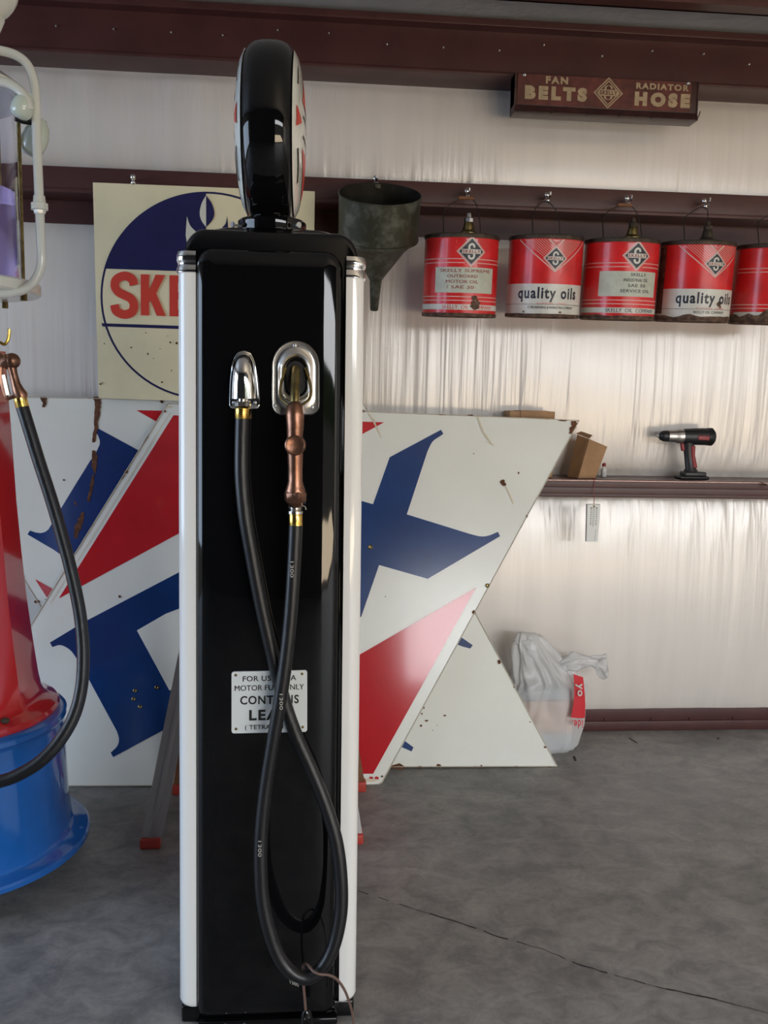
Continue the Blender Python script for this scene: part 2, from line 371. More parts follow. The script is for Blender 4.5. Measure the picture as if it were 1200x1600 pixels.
for j in range(nz_ + 1):
    for i in range(nx + 1):
        x = GX0 + (GX1 - GX0)*i/nx; z = z1*j/nz_; vs.append((x, WY - bulge(x, z), z))
for j in range(nz_):
    for i in range(nx): k = j*(nx + 1) + i; fs.append([k, k + 1, k + nx + 2, k + nx + 1])
n0 = len(vs); rw.add(vs, fs)
rw.box((GX0, WY + .02, 0), (GX1, WY + .12, z1))
struct(rw.build('wall_back', M['facing'], ang=80, fix=False))
struct(P().box((GX1, LF - .1, 0), (GX1 + .1, WY + .12, 3.7)).build('wall_right', M['facing']))
struct(P().box((GX0 - .1, LF - .1, 0), (GX0, -.9, 3.7)).box((GX0 - .1, 2.7, 0), (GX0, WY + .12, 3.7)).box((GX0 - .1, -.9, 2.6), (GX0, 2.7, 3.7)).build('wall_left', M['facing']))
fw = P()
for a, b in (((GX0, 0), (1.05, 3.6)), ((6.0, 0), (GX1, 3.6)), ((1.05, 2.45), (6.0, 3.6))):
    fw.box((a[0], LF - .08, a[1]), (b[0], LF, b[1]))
struct(fw.build('wall_front', M['frontwall']))
cl = P()
vs = []; fs = []
for i in range(61):
    for j, (yy, zz) in enumerate(((WY + .12, 2.955), (3.5, 2.985), (3.31, 3.0), (2.4, 3.08), (1, 3.2), (LF - .1, 3.5))):
        x = GX0 + (GX1 - GX0)*i/60; vs.append((x, yy, zz + .012*noise.noise(Vector((x*3, yy, 0)))))
for i in range(60):
    for j in range(5): k = i*6 + j; fs.append([k, k + 1, k + 7, k + 6])
cl.add(vs, fs); cl.add([(a[0], a[1], a[2] + .08) for a in vs], fs)
struct(cl.build('ceiling', M['ceil'], ang=60, fix=False))

def screws(p, pts, r=.006, mi=1):
    for c in pts: p.lathe([(r*1.3, 0), (r*1.3, .003), (r*.9, .005), (r*.9, .009), (.001, .010)], Matrix.Translation(c) @ Matrix.Rotation(pi/2, 4, 'X'), 8, mi)
# eave beam
bmz = 2.765
b = P().box((GX0, 3.645, bmz), (GX1, WY, bmz + .014), bev=.003)
b.box((GX0, 3.655, bmz + .01), (GX1, 3.668, 2.955)); b.box((GX0, 3.60, 2.93), (GX1, 3.70, 2.958), bev=.003)
screws(b, [(GX0 + .2 + k*.212 + random.uniform(-.02, .02), 3.655, 2.86 + random.choice((0, .03))) for k in range(34)], .0035)
struct(b.build('trim_1', [M['brown'], M['steel']]))
# roof purlin
b = P().box((GX0, 3.24, 2.90), (GX1, 3.31, 2.912)); b.box((GX0, 3.30, 2.90), (GX1, 3.312, 3.06))
struct(b.build('trim_4', [M['brown']]))
# upper girt (Z section) and shelf girt
b = P().box((GX0, 3.62, 2.252), (GX1, 3.628, 2.343), bev=.002); b.box((GX0, 3.62, 2.252), (GX1, WY, 2.259)); b.box((GX0, WY - .022, 2.163), (GX1, WY - .012, 2.259))
b.box((GX0, 3.612, 2.246), (GX1, 3.626, 2.262), bev=.003)
struct(b.build('trim_2', [M['brown']]))
b = P().box((GX0, 3.60, 1.160), (GX1, WY, 1.170), bev=.002); b.box((GX0, 3.597, 1.135), (GX1, 3.606, 1.1695), bev=.003)
b.tube([(GX0, 3.6015, 1.1645), (GX1, 3.6015, 1.1645)], .0065, 16, 1); b.box((GX0, 3.603, 1.108), (GX1, 3.611, 1.137), bev=.002); b.box((GX0, 3.610, 1.094), (GX1, 3.65, 1.110), bev=.002)  # the tube along the front bend carries the painted highlight line
struct(b.build('trim_3', [M['brown'], M['brownshine']]))
b = P().box((GX0, 3.79, 0), (GX1, WY, .045), bev=.003); b.box((GX0, 3.803, .04), (GX1, WY, .099), bev=.002)
screws(b, [(x, 3.803, .052) for x in (1.03, 1.20, 1.36, 1.58, 1.76, 1.97, 2.15)], .004)
struct(b.build('baseboard_back', [M['brown'], M['brown']]))

# ------------------------------------------------------------------ signs
def plane(y0, y1, z1):
    p0 = Vector((0, y0, 0)); n = Vector((0, -z1, y1 - y0)).normalized()      # towards the room
    if n.y > 0: n = -n
    return p0, n
def blob(cx, cy, rx, ry=None, n=9, jag=.35):
    ry = ry or rx
    return [(cx + rx*cos(2*pi*k/n)*random.uniform(1 - jag, 1 + jag*.5), cy + ry*sin(2*pi*k/n)*random.uniform(1 - jag, 1 + jag*.5)) for k in range(n)]
def streak(pts, wmax):
    L_ = []; R_ = []
    for i in range(len(pts) - 1):
        for k in range(6):
            t = k/6; x = pts[i][0] + (pts[i + 1][0] - pts[i][0])*t; y = pts[i][1] + (pts[i + 1][1] - pts[i][1])*t
            ww = pts[i][2] + (pts[i + 1][2] - pts[i][2])*t
            L_.append((x - ww*random.uniform(.6, 1.25), y)); R_.append((x + ww*random.uniform(.6, 1.25), y))
    return L_ + R_[::-1]
def porcelain(name, y0, y1, z1, outline, layers, label, spots=(), grommets=(), texts=()):
    p0, n = plane(y0, y1, z1); p = P()
    def fn(off): return lambda u, v, d: onplane(u, v, p0, n) + n*(off - d)
    p.poly(outline, fn(0), 0, thick=.004)
    # rolled edge: thin rust-stained line
    m = len(outline); cxy = (sum(a[0] for a in outline)/m, sum(a[1] for a in outline)/m)
    for i in range(m):
        a, b_ = outline[i], outline[(i + 1) % m]
        pts = [fn(.001)(a[0] + (b_[0] - a[0])*t/10, a[1] + (b_[1] - a[1])*t/10, 0) for t in range(11)]
        p.tube(pts, .0022, 6, 4)
    for k, (mi, poly) in enumerate(layers): p.poly(poly, fn(.0012 if mi != 0 else .0016), mi)
    for s in spots: p.poly(s[1], fn(.0022 + .0001*s[0]), s[0])
    for (s, q, mi) in texts:
        (ax, ay), (bx, by), (dx, dy) = q        # baseline left, baseline right, up vector
        vs_, fs_ = text2d(s, .01)
        p.add([fn(.0025)(ax + (bx - ax)*u + dx*v, ay + (by - ay)*u + dy*v, 0) for u, v in vs_], fs_, mi)
    o = p.build(name, [M['porc'], M['porcblue'], M['porcred'], M['rust'], M['porcedge'], M['stain']], loc=onplane(outline[2][0], outline[2][1], p0, n), ang=20, fix=False)
    tag(o, label, 'sign')
    for (x, y, r) in grommets:
        g = P(); c = fn(.002)(x, y, 0); rot = n.to_track_quat('Z', 'Y').to_matrix().to_4x4()
        g.lathe([(r, 0), (r*1.05, .0025), (r*.75, .004), (r*.45, .003), (r*.4, .0005)], Matrix.Translation(c) @ rot, 16)
        g.build('grommet', M['oldbrass'], o)
    return o
# rear diamond sign
ob = [(-142, 617), (568, 631), (870, 1197), (220, 1199)]
lb = [(2, [(213, 641), (545, 647), (715, 925)]), (2, [(55, 905), (570, 1186), (235, 1186)]),
      (1, [(149, 667), (215, 703), (330, 770), (400, 850), (380, 960), (280, 975), (107, 875), (84, 859), (43, 835), (47, 829), (56, 832), (64, 833), (71, 831), (76, 827), (89, 805), (115, 762), (141, 720), (149, 710), (153, 701), (156, 694), (156, 688), (153, 680), (149, 675)]),
      (1, [(600, 930), (650, 950), (700, 985), (712, 992), (722, 996.6), (738.6, 1008), (734.8, 1013.4), (722, 1010), (712, 1006), (690, 1012), (560, 1000)]),
      (1, [(560, 1080), (600, 1130), (631.8, 1157), (646, 1167.6), (643, 1174), (634, 1170), (624, 1166), (560, 1180)])]
sb = [(3, streak([(153, 620, 7), (152, 640, 4.5), (150, 668, 3.5), (145, 696, 2)], 5)), (3, streak([(68, 620, 6), (70, 630, 3), (68, 638, 2)], 5)),
      (3, blob(148, 720, 5.5, 19, 14)), (3, streak([(146, 742, 2), (142, 765, 3), (137, 788, 2)], 3)), (3, streak([(130, 800, 2.5), (122, 822, 6), (117, 845, 3)], 3)), (3, blob(118, 787, 1.5, 5)),
      (3, streak([(251, 622, 4), (254, 632, 1)], 3)), (3, blob(15, 664, 2)), (3, blob(100, 750, 2)), (3, blob(25, 861, 2.5)), (3, blob(36, 901, 2.5)), (3, blob(58, 940, 5, 3)), (3, blob(22, 886, 2)),
      (3, blob(622, 1198, 11, 5)), (3, blob(686, 1196, 4, 3)), (3, blob(656, 1198, 4, 2)), (3, blob(752, 1197, 2)), (3, blob(780, 1034, 3, 4)), (3, blob(852, 1167, 3, 2)), (3, blob(858, 1199, 6, 2)), (3, blob(828, 1128, 1.2)),
      (3, blob(654, 1112, 2.3)), (3, blob(662, 1106, 1.7)), (3, blob(659, 1115, 1.6)), (3, blob(666, 1126, 3, 1.8)), (3, blob(658, 1134, 2)), (3, blob(695, 1118, 2.2, 1.8)), (3, blob(683, 1133, .8)), (3, blob(676, 1141, .8)), (3, blob(803, 1073, 1.5))]
BACKSIGN = porcelain('porcelain_sign', 3.405, 3.592, 1.17, ob, lb, 'white diamond sign leaning at the back, its bare white lower right corner beside the bag', sb, [])
# front diamond sign: D and X
of = [(262, 631), (905, 657), (597, 1222), (590, 1226), (-107, 1228)]
def arc(pts): return [tuple(v.xy) for v in smooth([Vector((a, b_, 0)) for a, b_ in pts], 6)]
Dl = [(131, 972), (282, 893), (330, 868), (380, 850)] + arc([(380, 850), (440, 855), (480, 900), (480, 960), (430, 1040), (350, 1095), (282, 1126)]) + [(271, 1132), (177, 1183), (173, 1176)] + arc([(173, 1176), (183, 1166), (186, 1155), (183, 1143)]) + [(125, 1036)] + arc([(122, 1032), (110, 1016), (95, 1008), (82, 1011)]) + [(78, 1004)]
Dh = [(214, 985), (259, 959), (280, 951)] + arc([(300, 944), (360, 940), (375, 975), (340, 1030), (285, 1069)]) + [(265, 1079)]
Xl = [(582.8, 787.9), (609, 714.4), (689, 671.6), (692.6, 677.6)] + arc([(690, 680), (676, 690), (668, 705)]) + [(635.6, 803.7)] + arc([(733, 834), (750, 838), (763, 837), (778, 831)]) + [(781.3, 837.9), (668.3, 904.4), (592.3, 882.9), (564.4, 963.6), (486, 1008), (482.4, 1002)] + arc([(484, 998), (499, 981), (507, 966)]) + [(539.5, 867.1), (440, 838), (393.7, 842), (390, 834), (507, 766)]
lf = [(2, [(92, 935), (271, 649), (600, 660)]), (2, [(744, 918), (583, 1209), (242, 1207)]), (1, Dl), (0, Dh), (1, Xl)]
sf = [(3, blob(785, 754, 4.5, 5)), (3, blob(788, 757, 3)), (3, streak([(897, 658, 4), (896, 668, 5), (890, 680, 1.5)], 3)), (3, blob(735, 649, 7, 1.2)), (3, blob(565, 643, 8, 2)), (3, blob(258, 643, 1.8)), (3, blob(197, 737, 4, 3)),
      (3, blob(810, 739, 1.2, 2)), (3, blob(740, 709, 1)), (3, blob(740, 957, 3, 4)), (3, blob(187, 932, 2.3)), (3, blob(72, 937, 1.6)), (5, blob(580, 1219, 12, 3)), (3, blob(597, 1213, 2)), (3, blob(823, 807, 2, 3)), (3, blob(602, 932, 1)), (3, blob(880, 657, 9, 1.5)),
      (5, streak([(745, 650, 1), (755, 676, 2), (771, 698, .8)], 2)), (5, streak([(757, 690, 1), (768, 694, 1.5), (772, 697, 1)], 2)), (5, streak([(790, 760, 1), (797, 775, 1.6), (803, 790, .7)], 2)), (5, streak([(575, 646, 1), (583, 656, 2), (598, 690, .7)], 2)),
      (3, streak([(232, 682, .4), (215, 706, .7), (197, 738, .5)], 1)), (3, streak([(170, 780, .4), (187, 752, .9), (197, 740, .8)], 1)), (3, blob(240, 1057, 1)), (5, blob(265, 636, 6, 2)), (5, streak([(266, 645, .5), (215, 727, .7), (160, 815, .5), (62, 968, .6)], 1))]
# small red painted marks at the lower right corner
for cx in (580, 588.5):
    sf.append((2, [(cx + 3.2*cos(a*pi/8), 1216 - 3*sin(a*pi/8)) for a in range(16)]))
    sf.append((0, [(cx + 1.6*cos(a*pi/8), 1216 - 1.5*sin(a*pi/8)) for a in range(16)]))
FRONTSIGN = porcelain('porcelain_sign', 3.268, 3.613, 1.45, of, lf,
    'large diamond sign in front with red triangles and big blue letters', sf, [(578.6, 855, .009), (761.5, 915, .008), (211, 1079, .007), (245, 1074, .007), (209, 1092, .007), (219, 1104, .007)])

# square cream company sign
sq = P(); SY = 3.598
def sqf(d0): return lambda u, v, d: at(u, v, SY - d0 + d)
osq = [(145, 285), (492, 299), (487, 634), (154, 622)]
sq.poly(osq, sqf(.0), 0, thick=.02)
ccx, ccy, crr = 322, 462, 165
rr_ = lambda r, a0, a1, n=40: [(ccx + r*1.0*cos(a0 + (a1 - a0)*k/n), ccy - r*.985*sin(a0 + (a1 - a0)*k/n)) for k in range(n + 1)]
def chord(dy): return math.asin(dy/crr)
sq.poly(rr_(crr, -pi, pi, 80)[:-1], sqf(.0015), 1)
sq.poly(rr_(crr - 3.2, -pi, pi, 80)[:-1], sqf(.003), 0)
a0 = math.asin((ccy - 419)/crr)
sq.poly(rr_(crr, pi/2, pi - a0, 40) + [(ccx, 425)], sqf(.0045), 1)
sq.poly([(158.5, 505), (485, 516), (485, 521), (160, 510)], sqf(.0045), 1)
flame = arc([(322, 305), (315, 318), (312, 333), (315, 345), (322, 355)])
sq.poly(flame, sqf(.0058), 2)
fl2 = arc([(322, 355), (331, 345), (335, 333), (331, 318), (322, 305)])
sq.poly(fl2, sqf(.0058), 1)
sq.poly(arc([(292, 338), (297, 352), (306, 362)]) + arc([(322, 372), (322, 410)]) + arc([(315, 410), (296, 392), (290, 368)]), sqf(.0058), 2)
sq.poly(arc([(355, 337), (352, 350), (342, 360)]) + [(324, 370), (324, 412)] + arc([(335, 408), (352, 388), (357, 360)]), sqf(.0058), 1)
def sqt(u, v, d):       # text frame in the red band
    return at(174 + u*300, 498 + u*10 - v*70, SY - .008)
def sq_at(u, v, d): return at(u, v + (u - 174)*.033, SY - .008 + d)
def raised(poly):
    sq.poly(poly, sq_at, 3)
    for i in range(len(poly)):
        a, b_ = poly[i], poly[(i + 1) % len(poly)]
        sq.add([sq_at(*a, 0), sq_at(*b_, 0), sq_at(*b_, .005), sq_at(*a, .005)], [[0, 1, 2, 3]], 3)
sc_ = smooth([Vector((175 + 39*a, 494 - 67*b_, 0)) for a, b_ in SPTS], 6)
for i in range(len(sc_) - 1):
    d0 = (sc_[min(i + 1, len(sc_) - 1)] - sc_[max(i - 1, 0)]).normalized(); d1 = (sc_[min(i + 2, len(sc_) - 1)] - sc_[i]).normalized()
    n0_, n1_ = Vector((-d0.y, d0.x, 0))*6.8, Vector((-d1.y, d1.x, 0))*6.8
    A_, B_, C_, D_ = sc_[i] + n0_, sc_[i + 1] + n1_, sc_[i + 1] - n1_, sc_[i] - n0_
    sq.add([sq_at(v.x, v.y, 0) for v in (A_, B_, C_, D_)], [[0, 1, 2, 3]], 3)
    sq.add([sq_at(A_.x, A_.y, 0), sq_at(B_.x, B_.y, 0), sq_at(B_.x, B_.y, .005), sq_at(A_.x, A_.y, .005)], [[0, 1, 2, 3]], 3)
    sq.add([sq_at(D_.x, D_.y, 0), sq_at(C_.x, C_.y, 0), sq_at(C_.x, C_.y, .005), sq_at(D_.x, D_.y, .005)], [[0, 1, 2, 3]], 3)
raised([(220, 427), (233, 427), (233, 491), (220, 491)])
raised([(233, 452), (243, 427), (258, 427), (244, 456), (259, 491), (245, 491), (235, 467), (233, 471)])
raised([(265, 427), (278, 427), (278, 491), (265, 491)])
for y_ in (427, 453, 480): raised([(278, y_), (300, y_), (300, y_ + 11), (278, y_ + 11)])
for x_ in (308, 350): raised([(x_, 427), (x_ + 13, 427), (x_ + 13, 480), (x_ + 34, 480), (x_ + 34, 491), (x_, 491)])
raised([(388, 427), (401, 427), (411, 450), (421, 427), (434, 427), (418, 463), (418, 491), (404, 491), (404, 463)])
for x, y, r in ((276, 536, 2), (266, 535, 1.5), (231, 553, 1.6), (205, 543, 1.5), (253, 597, 1.6), (268, 579, 1.2), (157, 600, 1.8), (160, 598, 1.2), (163, 537, 1.2), (228, 520, 1), (240, 560, .8), (262, 525, .8), (250, 545, .8)): sq.poly(blob(x, y, r), sqf(.005), 4)
SQ = sq.build('square_sign', [M['cream'], M['navy'], M['creamwhite'], M['signred'], M['rust']], loc=at(320, 625, SY), ang=20, fix=False)
tag(SQ, 'square cream sign with a navy circle and red lettering behind the black pump', 'sign')

# ------------------------------------------------------------------ hooks (chrome eye screws) on the upper girt
def hook(px, py, label, small=False):
    c = at(px, py, 3.60); p = P()
    p.tube([(c.x, 3.622, c.z), (c.x, 3.57, c.z)], .0045, 8); p.sphere((c.x, 3.575, c.z + .004), .0115, 0, 12)
    p.sphere((c.x + .002, 3.565, c.z - .018), .0095, 0, 12)
    if not small: p.tube(smooth([(c.x, 3.57, c.z), (c.x, 3.548, c.z - .014), (c.x, 3.530, c.z - .012), (c.x, 3.522, c.z + .006)], 4), .004, 8)
    o = p.build('hook', M['chrome'], loc=c); return tag(o, label, 'hook', 'chrome hooks on the upper girt')
hook(586, 283, 'chrome hook above the tin funnel')
hook(210, 281, 'small screw hook just above the square cream sign', True)
HK = [(728, 303), (852, 309), (976, 314), (1096, 318)]
for (x, y), l in zip(HK, ('chrome hook holding the leftmost red oil can', 'chrome hook holding the second red oil can from the funnel', 'chrome hook holding the third red oil can from the funnel', 'chrome hook holding the fourth red oil can from the funnel')): hook(x, y, l)
c = at(1197, 757, 3.59); h = P(); h.tube([(c.x, 3.60, c.z), (c.x, 3.56, c.z)], .004, 8); h.sphere((c.x, 3.56, c.z + .008), .009, 0, 10); h.sphere((c.x, 3.56, c.z - .006), .008, 0, 10)
tag(h.build('hook', M['chrome'], loc=c), 'chrome screw hook low on the shelf girt at the right edge', 'hook')

# ------------------------------------------------------------------ oil cans
CR_, CH_ = .1425, .305
def oil_can(px, pybot, kind, rot, label, spout, hookx, seed, rust=0, bailw=.07):
    random.seed(seed)
    base = at(px, pybot, 3.47); cx, cz = base.x, base.z; cy = 3.47
    t = thing('oil_can', (cx, cy, cz), label, 'oil can', 'red oil cans hung in a row')
    fr = -pi/2 + radians(rot)          # facing direction of the design
    def fn(off=.0006): return lambda s, z, d: Vector((cx + (CR_ + off - d)*cos(fr + s/CR_), cy + (CR_ + off - d)*sin(fr + s/CR_), cz + z))
    p = P(); T0 = Matrix.Translation((cx, cy, cz))
    dent = lambda a, z: .0022*noise.noise(Vector((cos(a)*2 + seed, sin(a)*2, z*9)))
    rings = []
    zs = [0, .003, .006, .010, .012] + [.012 + (.285 - .012)*k/14 for k in range(1, 15)] + [.288, .294, .299, .303, .305]
    rad = [CR_ - .003, CR_ + .0025, CR_ + .003, CR_ + .002, CR_] + [CR_]*14 + [CR_ + .001, CR_ + .0025, CR_ + .003, CR_ + .0015, CR_ - .003]
    for z, r in zip(zs, rad): rings.append([Vector((cx + r*cos(2*pi*j/64), cy + r*sin(2*pi*j/64), cz + z)) for j in range(64)])
    p.loft(rings[:5], 3, cap1=False, cap0=False); p.loft(rings[4:19], 0, cap0=False, cap1=False); p.loft(rings[18:20], 0, cap0=False, cap1=False); p.loft(rings[19:], 8, cap0=False, cap1=False)
    p.lathe([(.0001, .008), (CR_ - .006, .008), (CR_ - .003, 0)], T0, 64, 3, cap0=False, cap1=False)
    def patch(s0, s1, z0, z1_, mi, off=.0006):
        n = max(2, int(abs(s1 - s0)/.012)); f = fn(off)
        vs = [f(s0 + (s1 - s0)*i/n, z, 0) for i in range(n + 1) for z in (z0, z1_)]
        p.add(vs, [[2*i, 2*i + 2, 2*i + 3, 2*i + 1] for i in range(n)], mi)
    def line(s0, z0, s1, z1_, wd, mi, off=.0009):
        n = max(2, int(hypot(s1 - s0, z1_ - z0)/.012)); f = fn(off); dx, dz = s1 - s0, z1_ - z0; l = hypot(dx, dz); nx_, nz2 = -dz/l*wd/2, dx/l*wd/2
        vs = []
        for i in range(n + 1):
            t_ = i/n; vs += [f(s0 + dx*t_ + nx_, z0 + dz*t_ + nz2, 0), f(s0 + dx*t_ - nx_, z0 + dz*t_ - nz2, 0)]
        p.add(vs, [[2*i, 2*i + 2, 2*i + 3, 2*i + 1] for i in range(n)], mi)
    def diamond(s, z, r, mi, off):
        f = fn(off); n = 6
        for q in (-1, 1):
            for i in range(n):
                a, b_ = i/n, (i + 1)/n
                p.add([f(s + q*r*a, z + r*(1 - a), 0), f(s + q*r*b_, z + r*(1 - b_), 0), f(s + q*r*b_, z - r*(1 - b_), 0), f(s + q*r*a, z - r*(1 - a), 0)], [[0, 1, 2, 3]], mi)
    def emblem(s, z, r):
        diamond(s, z, r*1.08, 1, .0009); diamond(s, z, r*1.0, 0, .0012); diamond(s, z, r*.95, 1, .0015); diamond(s, z, r*.89, 2, .0018)
        letter_s(p, fn(.0022), s - r*.25, z - r*.56, s + r*.25, z + r*.56, r*.15, 4)
        patch(s - r*.70, s + r*.70, z - r*.155, z + r*.155, 1, .0026)
        puttext(p, 'SKELLY', fn(.0030), s - r*.66, z - r*.115, s + r*.66, z + r*.115, 7, .03)
    if kind == 'A':
        emblem(0, .238, .052)
        for z in (.211, .197): patch(-.30, -.030 if z > .2 else -.024, z - .0016, z + .0016, 5); patch(.030 if z > .2 else .024, .30, z - .0016, z + .0016, 5)
        for z in (.074, .060): patch(-.36, .36, z - .0016, z + .0016, 5)
        patch(-.30, .22, .026, .046, 1)
        puttext(p, 'SKELLY  OIL  COMPANY', fn(.0012), -.105, .029, .105, .043, 0 if seed == 1 else 2, .01)
        patch(-.140, .105, .088, .181, 6)
        L_ = (['SKELLY SUPREME', 'OUTBOARD', 'MOTOR OIL', '/ SAE 30'] if seed == 1 else ['SKELLY', 'INDUSTRIAL OIL', 'SAE 50', 'SERVICE OIL'])
        W_ = ((-.118, .085), (-.088, .028), (-.092, .032), (-.09, .015)) if seed == 1 else ((-.02, .045), (-.045, .055), (-.028, .045), (-.055, .068))
        if seed < 4:
            for k, (s, (a, b_)) in enumerate(zip(L_, W_)): puttext(p, s, fn(.0012), a, .163 - k*.020, b_, .1745 - k*.020, 7 if seed == 1 else 2, .012)
        else:
            p.poly([(-.012 + .013*cos(a*pi/8), .135 + .013*sin(a*pi/8)) for a in range(16)], fn(.0012), 1)
    else:
        patch(-.40, .40, .012, .124, 1)
        patch(-.40, .40, .0475, .0490, 3, .0010)
        # chevron with hatching
        ap = .172
        hw = .140; top = .2855
        for k in range(1, 13):
            a = k/13*hw*.86
            # lines run parallel to the outer arms, filling the V
            x0 = a; z0 = ap + .018 + (top - ap)*0; slope = (top - ap)/hw
            for sg in (-1, 1):
                s0 = 0; zst = ap + k*.0088 + .006
                s1 = (top - zst)/slope
                if s1 > .012: line(sg*max(.0, (0 if zst > ap + .115 else 0)), zst, sg*s1, top, .0018, 5)
        for sg in (-1, 1):
            line(0, ap - .004, sg*hw*1.04, top, .0042, 5, .0013); line(0, .258, sg*.028, top, .004, 5, .0013)
        p.poly([(-.026, top), (0, .262), (.026, top)], fn(.0011), 0)
        emblem(0, .217, .043)
        puttext(p, 'quality oils', fn(.0012), -.140, .056, .105, .112, 2, .030)
        puttext(p, 'ILLINOIS   OHIO', fn(.0012), -.060, .050, .055, .0545, 0, .005)
        puttext(p, 'CITIES REFINING & MARKETING COMPANY' if seed == 2 else 'SKELLY OIL COMPANY', fn(.0012), -.095 if seed == 2 else -.07, .032, .09 if seed == 2 else .06, .042, 2, .01)
        if seed == 4: patch(-.26, -.204, .03, .285, 3, .0011)
    # rust
    R = {1: [(.024, .045, .022, .022), (.02, .07, .012, .01)], 2: [(-.11, .02, .005, .004), (.03, .02, .006, .003)], 3: [], 4: [(.03, .07, .010, .012), (.036, .058, .005, .006)], 5: []}[seed]
    for (s, z, rx, rz) in R: p.poly([(s + a, z + b_) for a, b_ in blob(0, 0, rx, rz, 16, .4)], fn(.0034), 3)
    bot = [(-.40 + .8*k/40, .012) for k in range(41)]; hgt = {1: .004, 2: .003, 3: .010, 4: .020, 5: .055}[seed]
    for k in range(40):
        h0 = .012 + hgt*(.5 + .7*noise.noise(Vector((k*.35, seed, 0)))); h1 = .012 + hgt*(.5 + .7*noise.noise(Vector(((k + 1)*.35, seed, 0))))
        f = fn(.0032); s0, s1 = bot[k][0], bot[k + 1][0]; p.add([f(s0, .011, 0), f(s1, .011, 0), f(s1, h1, 0), f(s0, h0, 0)], [[0, 1, 2, 3]], 3)
    p.build('can_body', [M['canred'], M['canwhite'], M['candark'], M['canrust'], M['canwhite'], M['canline'], M['canlabel'], M['labelred'], M['cantop']], t, ang=40, fix=False)
    q = P().lathe([(CR_ - .002, .301), (CR_ - .012, .303), (CR_*.72, .308), (CR_*.5, .312), (.0001, .314)], T0, 48, cap0=False, cap1=False)
    q.build('can_lid', M['cantop'], t)
    if spout:
        sx, sy = cx + spout[0], cy + spout[1]; q = P(); H0 = .309
        q.lathe([(.034, H0), (.034, H0 + .008), (.028, H0 + .012), (.022, H0 + .018), (.020, H0 + .032), (.017, H0 + .044), (.015, H0 + .046), (.015, H0 + .05)], Matrix.Translation((sx, sy, cz)), 20)
        s = q.build('spout', M[spout[3]], t)
        q = P().lathe([(.0185, H0 + .047), (.0185, H0 + .06), (.010, H0 + .064), (.008, H0 + .078), (.0065, H0 + .08)], Matrix.Translation((sx, sy, cz)), 8)
        q.build('spout_cap', M[spout[2]], s)
    # bail handle hung on the hook
    hk = at(hookx[0], hookx[1], 3.54); w_ = bailw; zt = hk.z - .016
    pts = smooth([(cx - w_, cy, cz + .300), (cx - w_*1.03, cy + .015, cz + .345), (cx - w_*.93, cy + .04, (cz + .31)*.35 + zt*.65), (hk.x - w_*.45, 3.532, zt - .010), (hk.x, 3.534, zt), (hk.x + w_*.45, 3.532, zt - .010), (cx + w_*.93, cy + .04, (cz + .31)*.35 + zt*.65), (cx + w_*1.03, cy + .015, cz + .345), (cx + w_, cy, cz + .300)], 6)
    bl = P().tube(pts, .0021, 6).build('bail_handle', M['wire'], t)
    for sg in (-1, 1): P().box((cx + sg*w_ - .008, cy - .006, cz + .299), (cx + sg*w_ + .008, cy + .006, cz + .309), bev=.002).build('ear', M['cantop'], t)
    g = P().lathe([(.006, -.03), (.0075, -.028), (.0075, .028), (.006, .03)], Matrix.Translation((hk.x, 3.534, zt - .001)) @ Matrix.Rotation(pi/2, 4, 'Y'), 10)
    if seed in (1, 3): g.build('grip', M['wood'], bl)
    bpy.context.view_layer.update()
    hv = Vector((hk.x, 3.534, zt)); t.rotation_euler = (radians(4.5), 0, 0)      # hangs with its foot against the wall side
    t.location = hv + Matrix.Rotation(radians(4.5), 3, 'X') @ (Vector((cx, cy, cz)) - hv)
    return t
oil_can(719, 493, 'A', 6, 'red oil can beside the funnel with a faded stencilled label and a round rust patch', (.02, -.02, 'steel', 'oldbrass'), HK[0], 1)
oil_can(850, 494, 'B', 1, 'cleaner red and white quality oils can without a spout', None, HK[1], 2, bailw=.052)
oil_can(968, 498, 'A', 5, 'red oil can with a half blank white label and dark brass spout', (.03, -.02, 'cantop', 'oldbrass'), HK[2], 3, bailw=.075)
oil_can(1085, 501, 'B', 7, 'rusty red and white quality oils can with a dark spout', (.03, -.01, 'cantop', 'cantop'), HK[3], 4, bailw=.052)
oil_can(1203, 505, 'A', 34, 'red oil can cut by the right edge of the photo with a blackened rusty bottom', None, (1216, 324), 5, bailw=.06)
random.seed(11)

# ------------------------------------------------------------------ tin funnel
fc = at(594, 303, 3.41); R_ = .154
fx = fc.x; T = Matrix.Translation((fx, 3.41, 0)) ;
zt, zb, zc, ze = fc.z, fc.z - .165, fc.z - .335, fc.z - .452
tilt = Matrix.Translation((fx, 3.41, zt)) @ Matrix.Rotation(radians(27), 4, 'X') @ Matrix.Translation((-fx, -3.41, -zt))
TT = tilt @ T
fo = thing('funnel', (fx, 3.41, ze), 'large weathered tin funnel hanging to the right of the black pump', 'funnel')
p = P(); p.lathe([(.016, ze), (.024, zc + .005), (.033, zc + .02), (.108, zb - .038), (R_ - .006, zb), (R_ - .003, zb + .004), (R_, zt - .006), (R_ + .003, zt - .004), (R_ + .003, zt), (R_ - .001, zt + .002)], TT, 56, 0, False, False)
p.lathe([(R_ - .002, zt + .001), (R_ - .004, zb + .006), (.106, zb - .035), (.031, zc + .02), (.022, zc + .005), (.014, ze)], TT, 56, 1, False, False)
p.build('cone', [M['tin'], M['tinin']], fo, fix=False)
P().lathe([(R_ - .003, zb - .004), (R_ + .0015, zb - .001), (R_ + .0015, zb + .007), (R_ - .003, zb + .009)], TT, 56, 0, False, False).build('seam_band', M['tin'], fo)
# hanging tab
P().box((fx - .012, 3.545, zt + .05), (fx + .012, 3.575, zt + .068), bev=.003).box((fx - .012, 3.57, zt + .055), (fx + .012, 3.615, zt + .062)).build('hanging_tab', M['tin'], fo)

